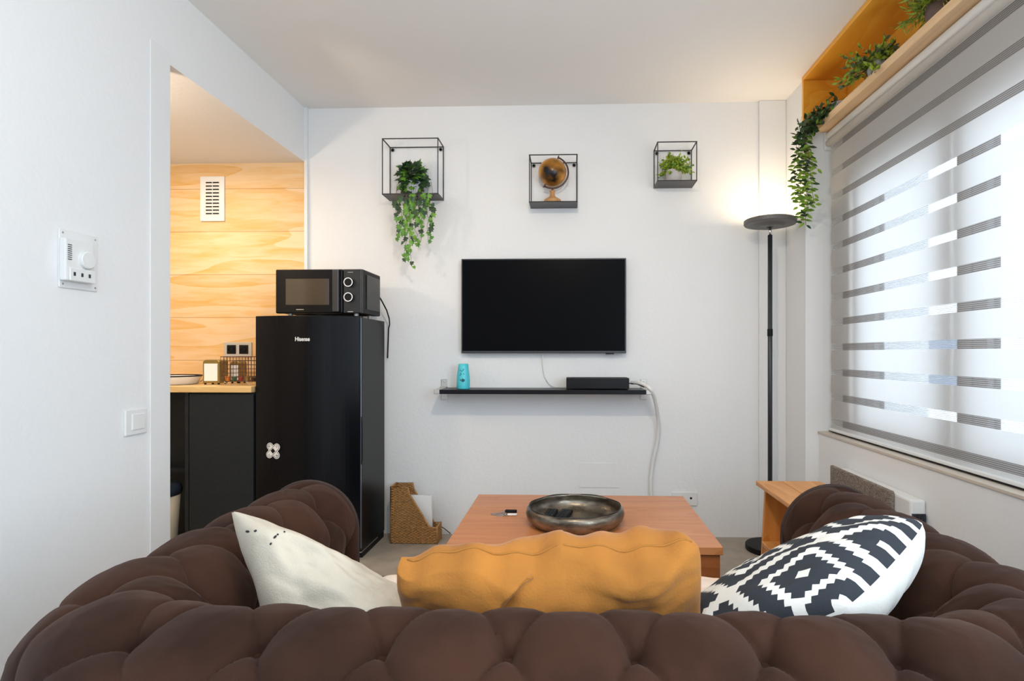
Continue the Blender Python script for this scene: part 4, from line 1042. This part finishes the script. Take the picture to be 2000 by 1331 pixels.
# cream pillow
o, fn = pillow([(-0.712, 1.15, 0.768), (-0.355, 1.205, 0.560), (-0.20, 1.08, 0.455), (-0.530, 1.005, 0.53)], 0.19, 'cream_pillow', [M['cream']], seed=1, wr=0.007)
tag(o, 'cream linen pillow with small black stitch marks in the left corner of the sofa', 'pillow')
g = MB()
ff = fn(1)
def onpil(px, py):
    best = None
    for i in range(61):
        for j in range(61):
            p = ff(i/60, j/60); q = p-Vector((0, 0, EYE))
            d = q.x*-math.sin(YAW)+q.y*math.cos(YAW); r = q.x*math.cos(YAW)+q.y*math.sin(YAW)
            X, Y = PX+F*r/d, PY-F*q.z/d; e = (X-px)**2+(Y-py)**2
            if best is None or e < best[0]: best = (e, i/60, j/60, p)
    return best
cen_ = onpil(520, 1075); u0, v0 = cen_[1], cen_[2]
def seg_on(u0, v0, u1, v1, w_=0.0022):
    p = ff(u0, v0); q = ff(u1, v1); d = (q-p); nn = (ff(u0+.01, v0)-p).cross(ff(u0, v0+.01)-p).normalized()
    if nn.z < 0: nn = -nn
    sd = d.cross(nn).normalized()*w_; off = nn*0.0006
    g = MB(); g.add([p+off, p+d*0.3+sd+off, p+d*0.7+sd+off, q+off, p+d*0.7-sd+off, p+d*0.3-sd+off], [(0, 1, 2, 3, 4, 5)]); g.build('stitch', M['ink'], o)
for (px, py, qx, qy) in ((479, 1041, 486, 1039), (494, 1038, 502, 1037), (541, 1045, 547, 1044), (552, 1041, 558, 1040), (535, 1051, 539, 1048), (527, 1066, 530, 1063), (525, 1076, 526, 1075)):
    a = onpil(px, py); b = onpil(qx, qy)
    if (a[1], a[2]) != (b[1], b[2]): seg_on(a[1], a[2], b[1], b[2])
# mustard pillow
def mpost(p, a, b, side):
    p = p.copy()
    p.z += 0.010*math.sin(a*2.2+0.3)*(1-abs(b))+0.006*math.sin(a*9)*max(0, -b)
    if side < 0:
        p.y -= 0.006*math.sin(a*14+b*3)*max(0, 1-abs(b))
        ha = -0.10-0.42*(max(0.0, (b+0.95))/0.9)**0.6       # the flap lies over the left of the back
        k = max(0.0, min(1.0, (ha-a)/0.014))*min(1, (b+1)/0.1)
        p.y -= 0.020*k; p.z -= 0.003*k
    p.z += 0.003*max(0, math.sin(a*7.5+0.6))*max(0, -b)*(1 if a < 0.1 else 0.2)
    p.z += 0.004*math.sin(a*23)*max(0, -b)**2
    return p
o, fn = pillow([(-0.318, 1.010, 0.722), (0.238, 1.010, 0.752), (0.262, 1.15, 0.45), (-0.325, 1.15, 0.45)], 0.165, 'mustard_pillow', [M['mustard']], n=160, seed=4, wr=0.010, pw=3.2, ear=0.03, post=mpost, Tf=lambda a: 0.10+0.085*max(0.0, min(1.0, (a+0.75)/0.7)))
tag(o, 'mustard yellow twill lumbar pillow in the middle of the sofa', 'pillow')
# flap hem on its back face
fb = fn(-1)
g = MB(); hp_ = []
for i in range(25):
    t = i/24; b_ = -0.95+0.9*(1-t); u = (-0.10-0.42*((b_+0.95)/0.9)**0.6+1)/2; v = (b_+1)/2
    p = fb(u, v); nn = (fb(u+.01, v)-p).cross(fb(u, v+.01)-p).normalized()
    if nn.y > 0: nn = -nn
    hp_.append(p+nn*0.002)
MB().tube(hp_, 0.0045, 6).build('flap_hem', M['mustard'], o, smooth=True)
sm = [fn(1)(i/40, 0.0)+Vector((0, 0, 0.0005)) for i in range(1, 40)]
MB().tube(sm, 0.0018, 6).build('seam', mat('mustard_seam', (0.40, 0.16, 0.025), 0.9), o, smooth=True)
# patterned pillow
NP = 120; CELL = 3
def pat(i, j):
    u, v = (i//3), (j//3)
    m_ = 2
    if u < m_ or v < m_ or u > 39-m_ or v > 39-m_: pass
    # nested stepped lozenges
    P = 26.0; x = abs((u+6) % P-P/2+0.5); y = abs((v+6) % P-P/2+0.5)
    q = min(x+y, P-x-y)
    if q < 1.3: return 0
    if q < 5.6: return 1
    if q < 7.6: return 0
    return 1 if q < 11.2 else 0
o, fn = pillow([(0.690, 1.12, 0.765), (0.395, 1.33, 0.51), (0.12, 1.08, 0.46), (0.455, 0.945, 0.668)], 0.18, 'patterned_pillow', [M['pat_white'], M['pat_black'], M['pat_white']], n=NP, mif=pat, seed=9, wr=0.005, ear=-0.04, tb=1.1)
tag(o, 'white pillow with charcoal stepped diamond pattern in the right corner of the sofa', 'pillow')
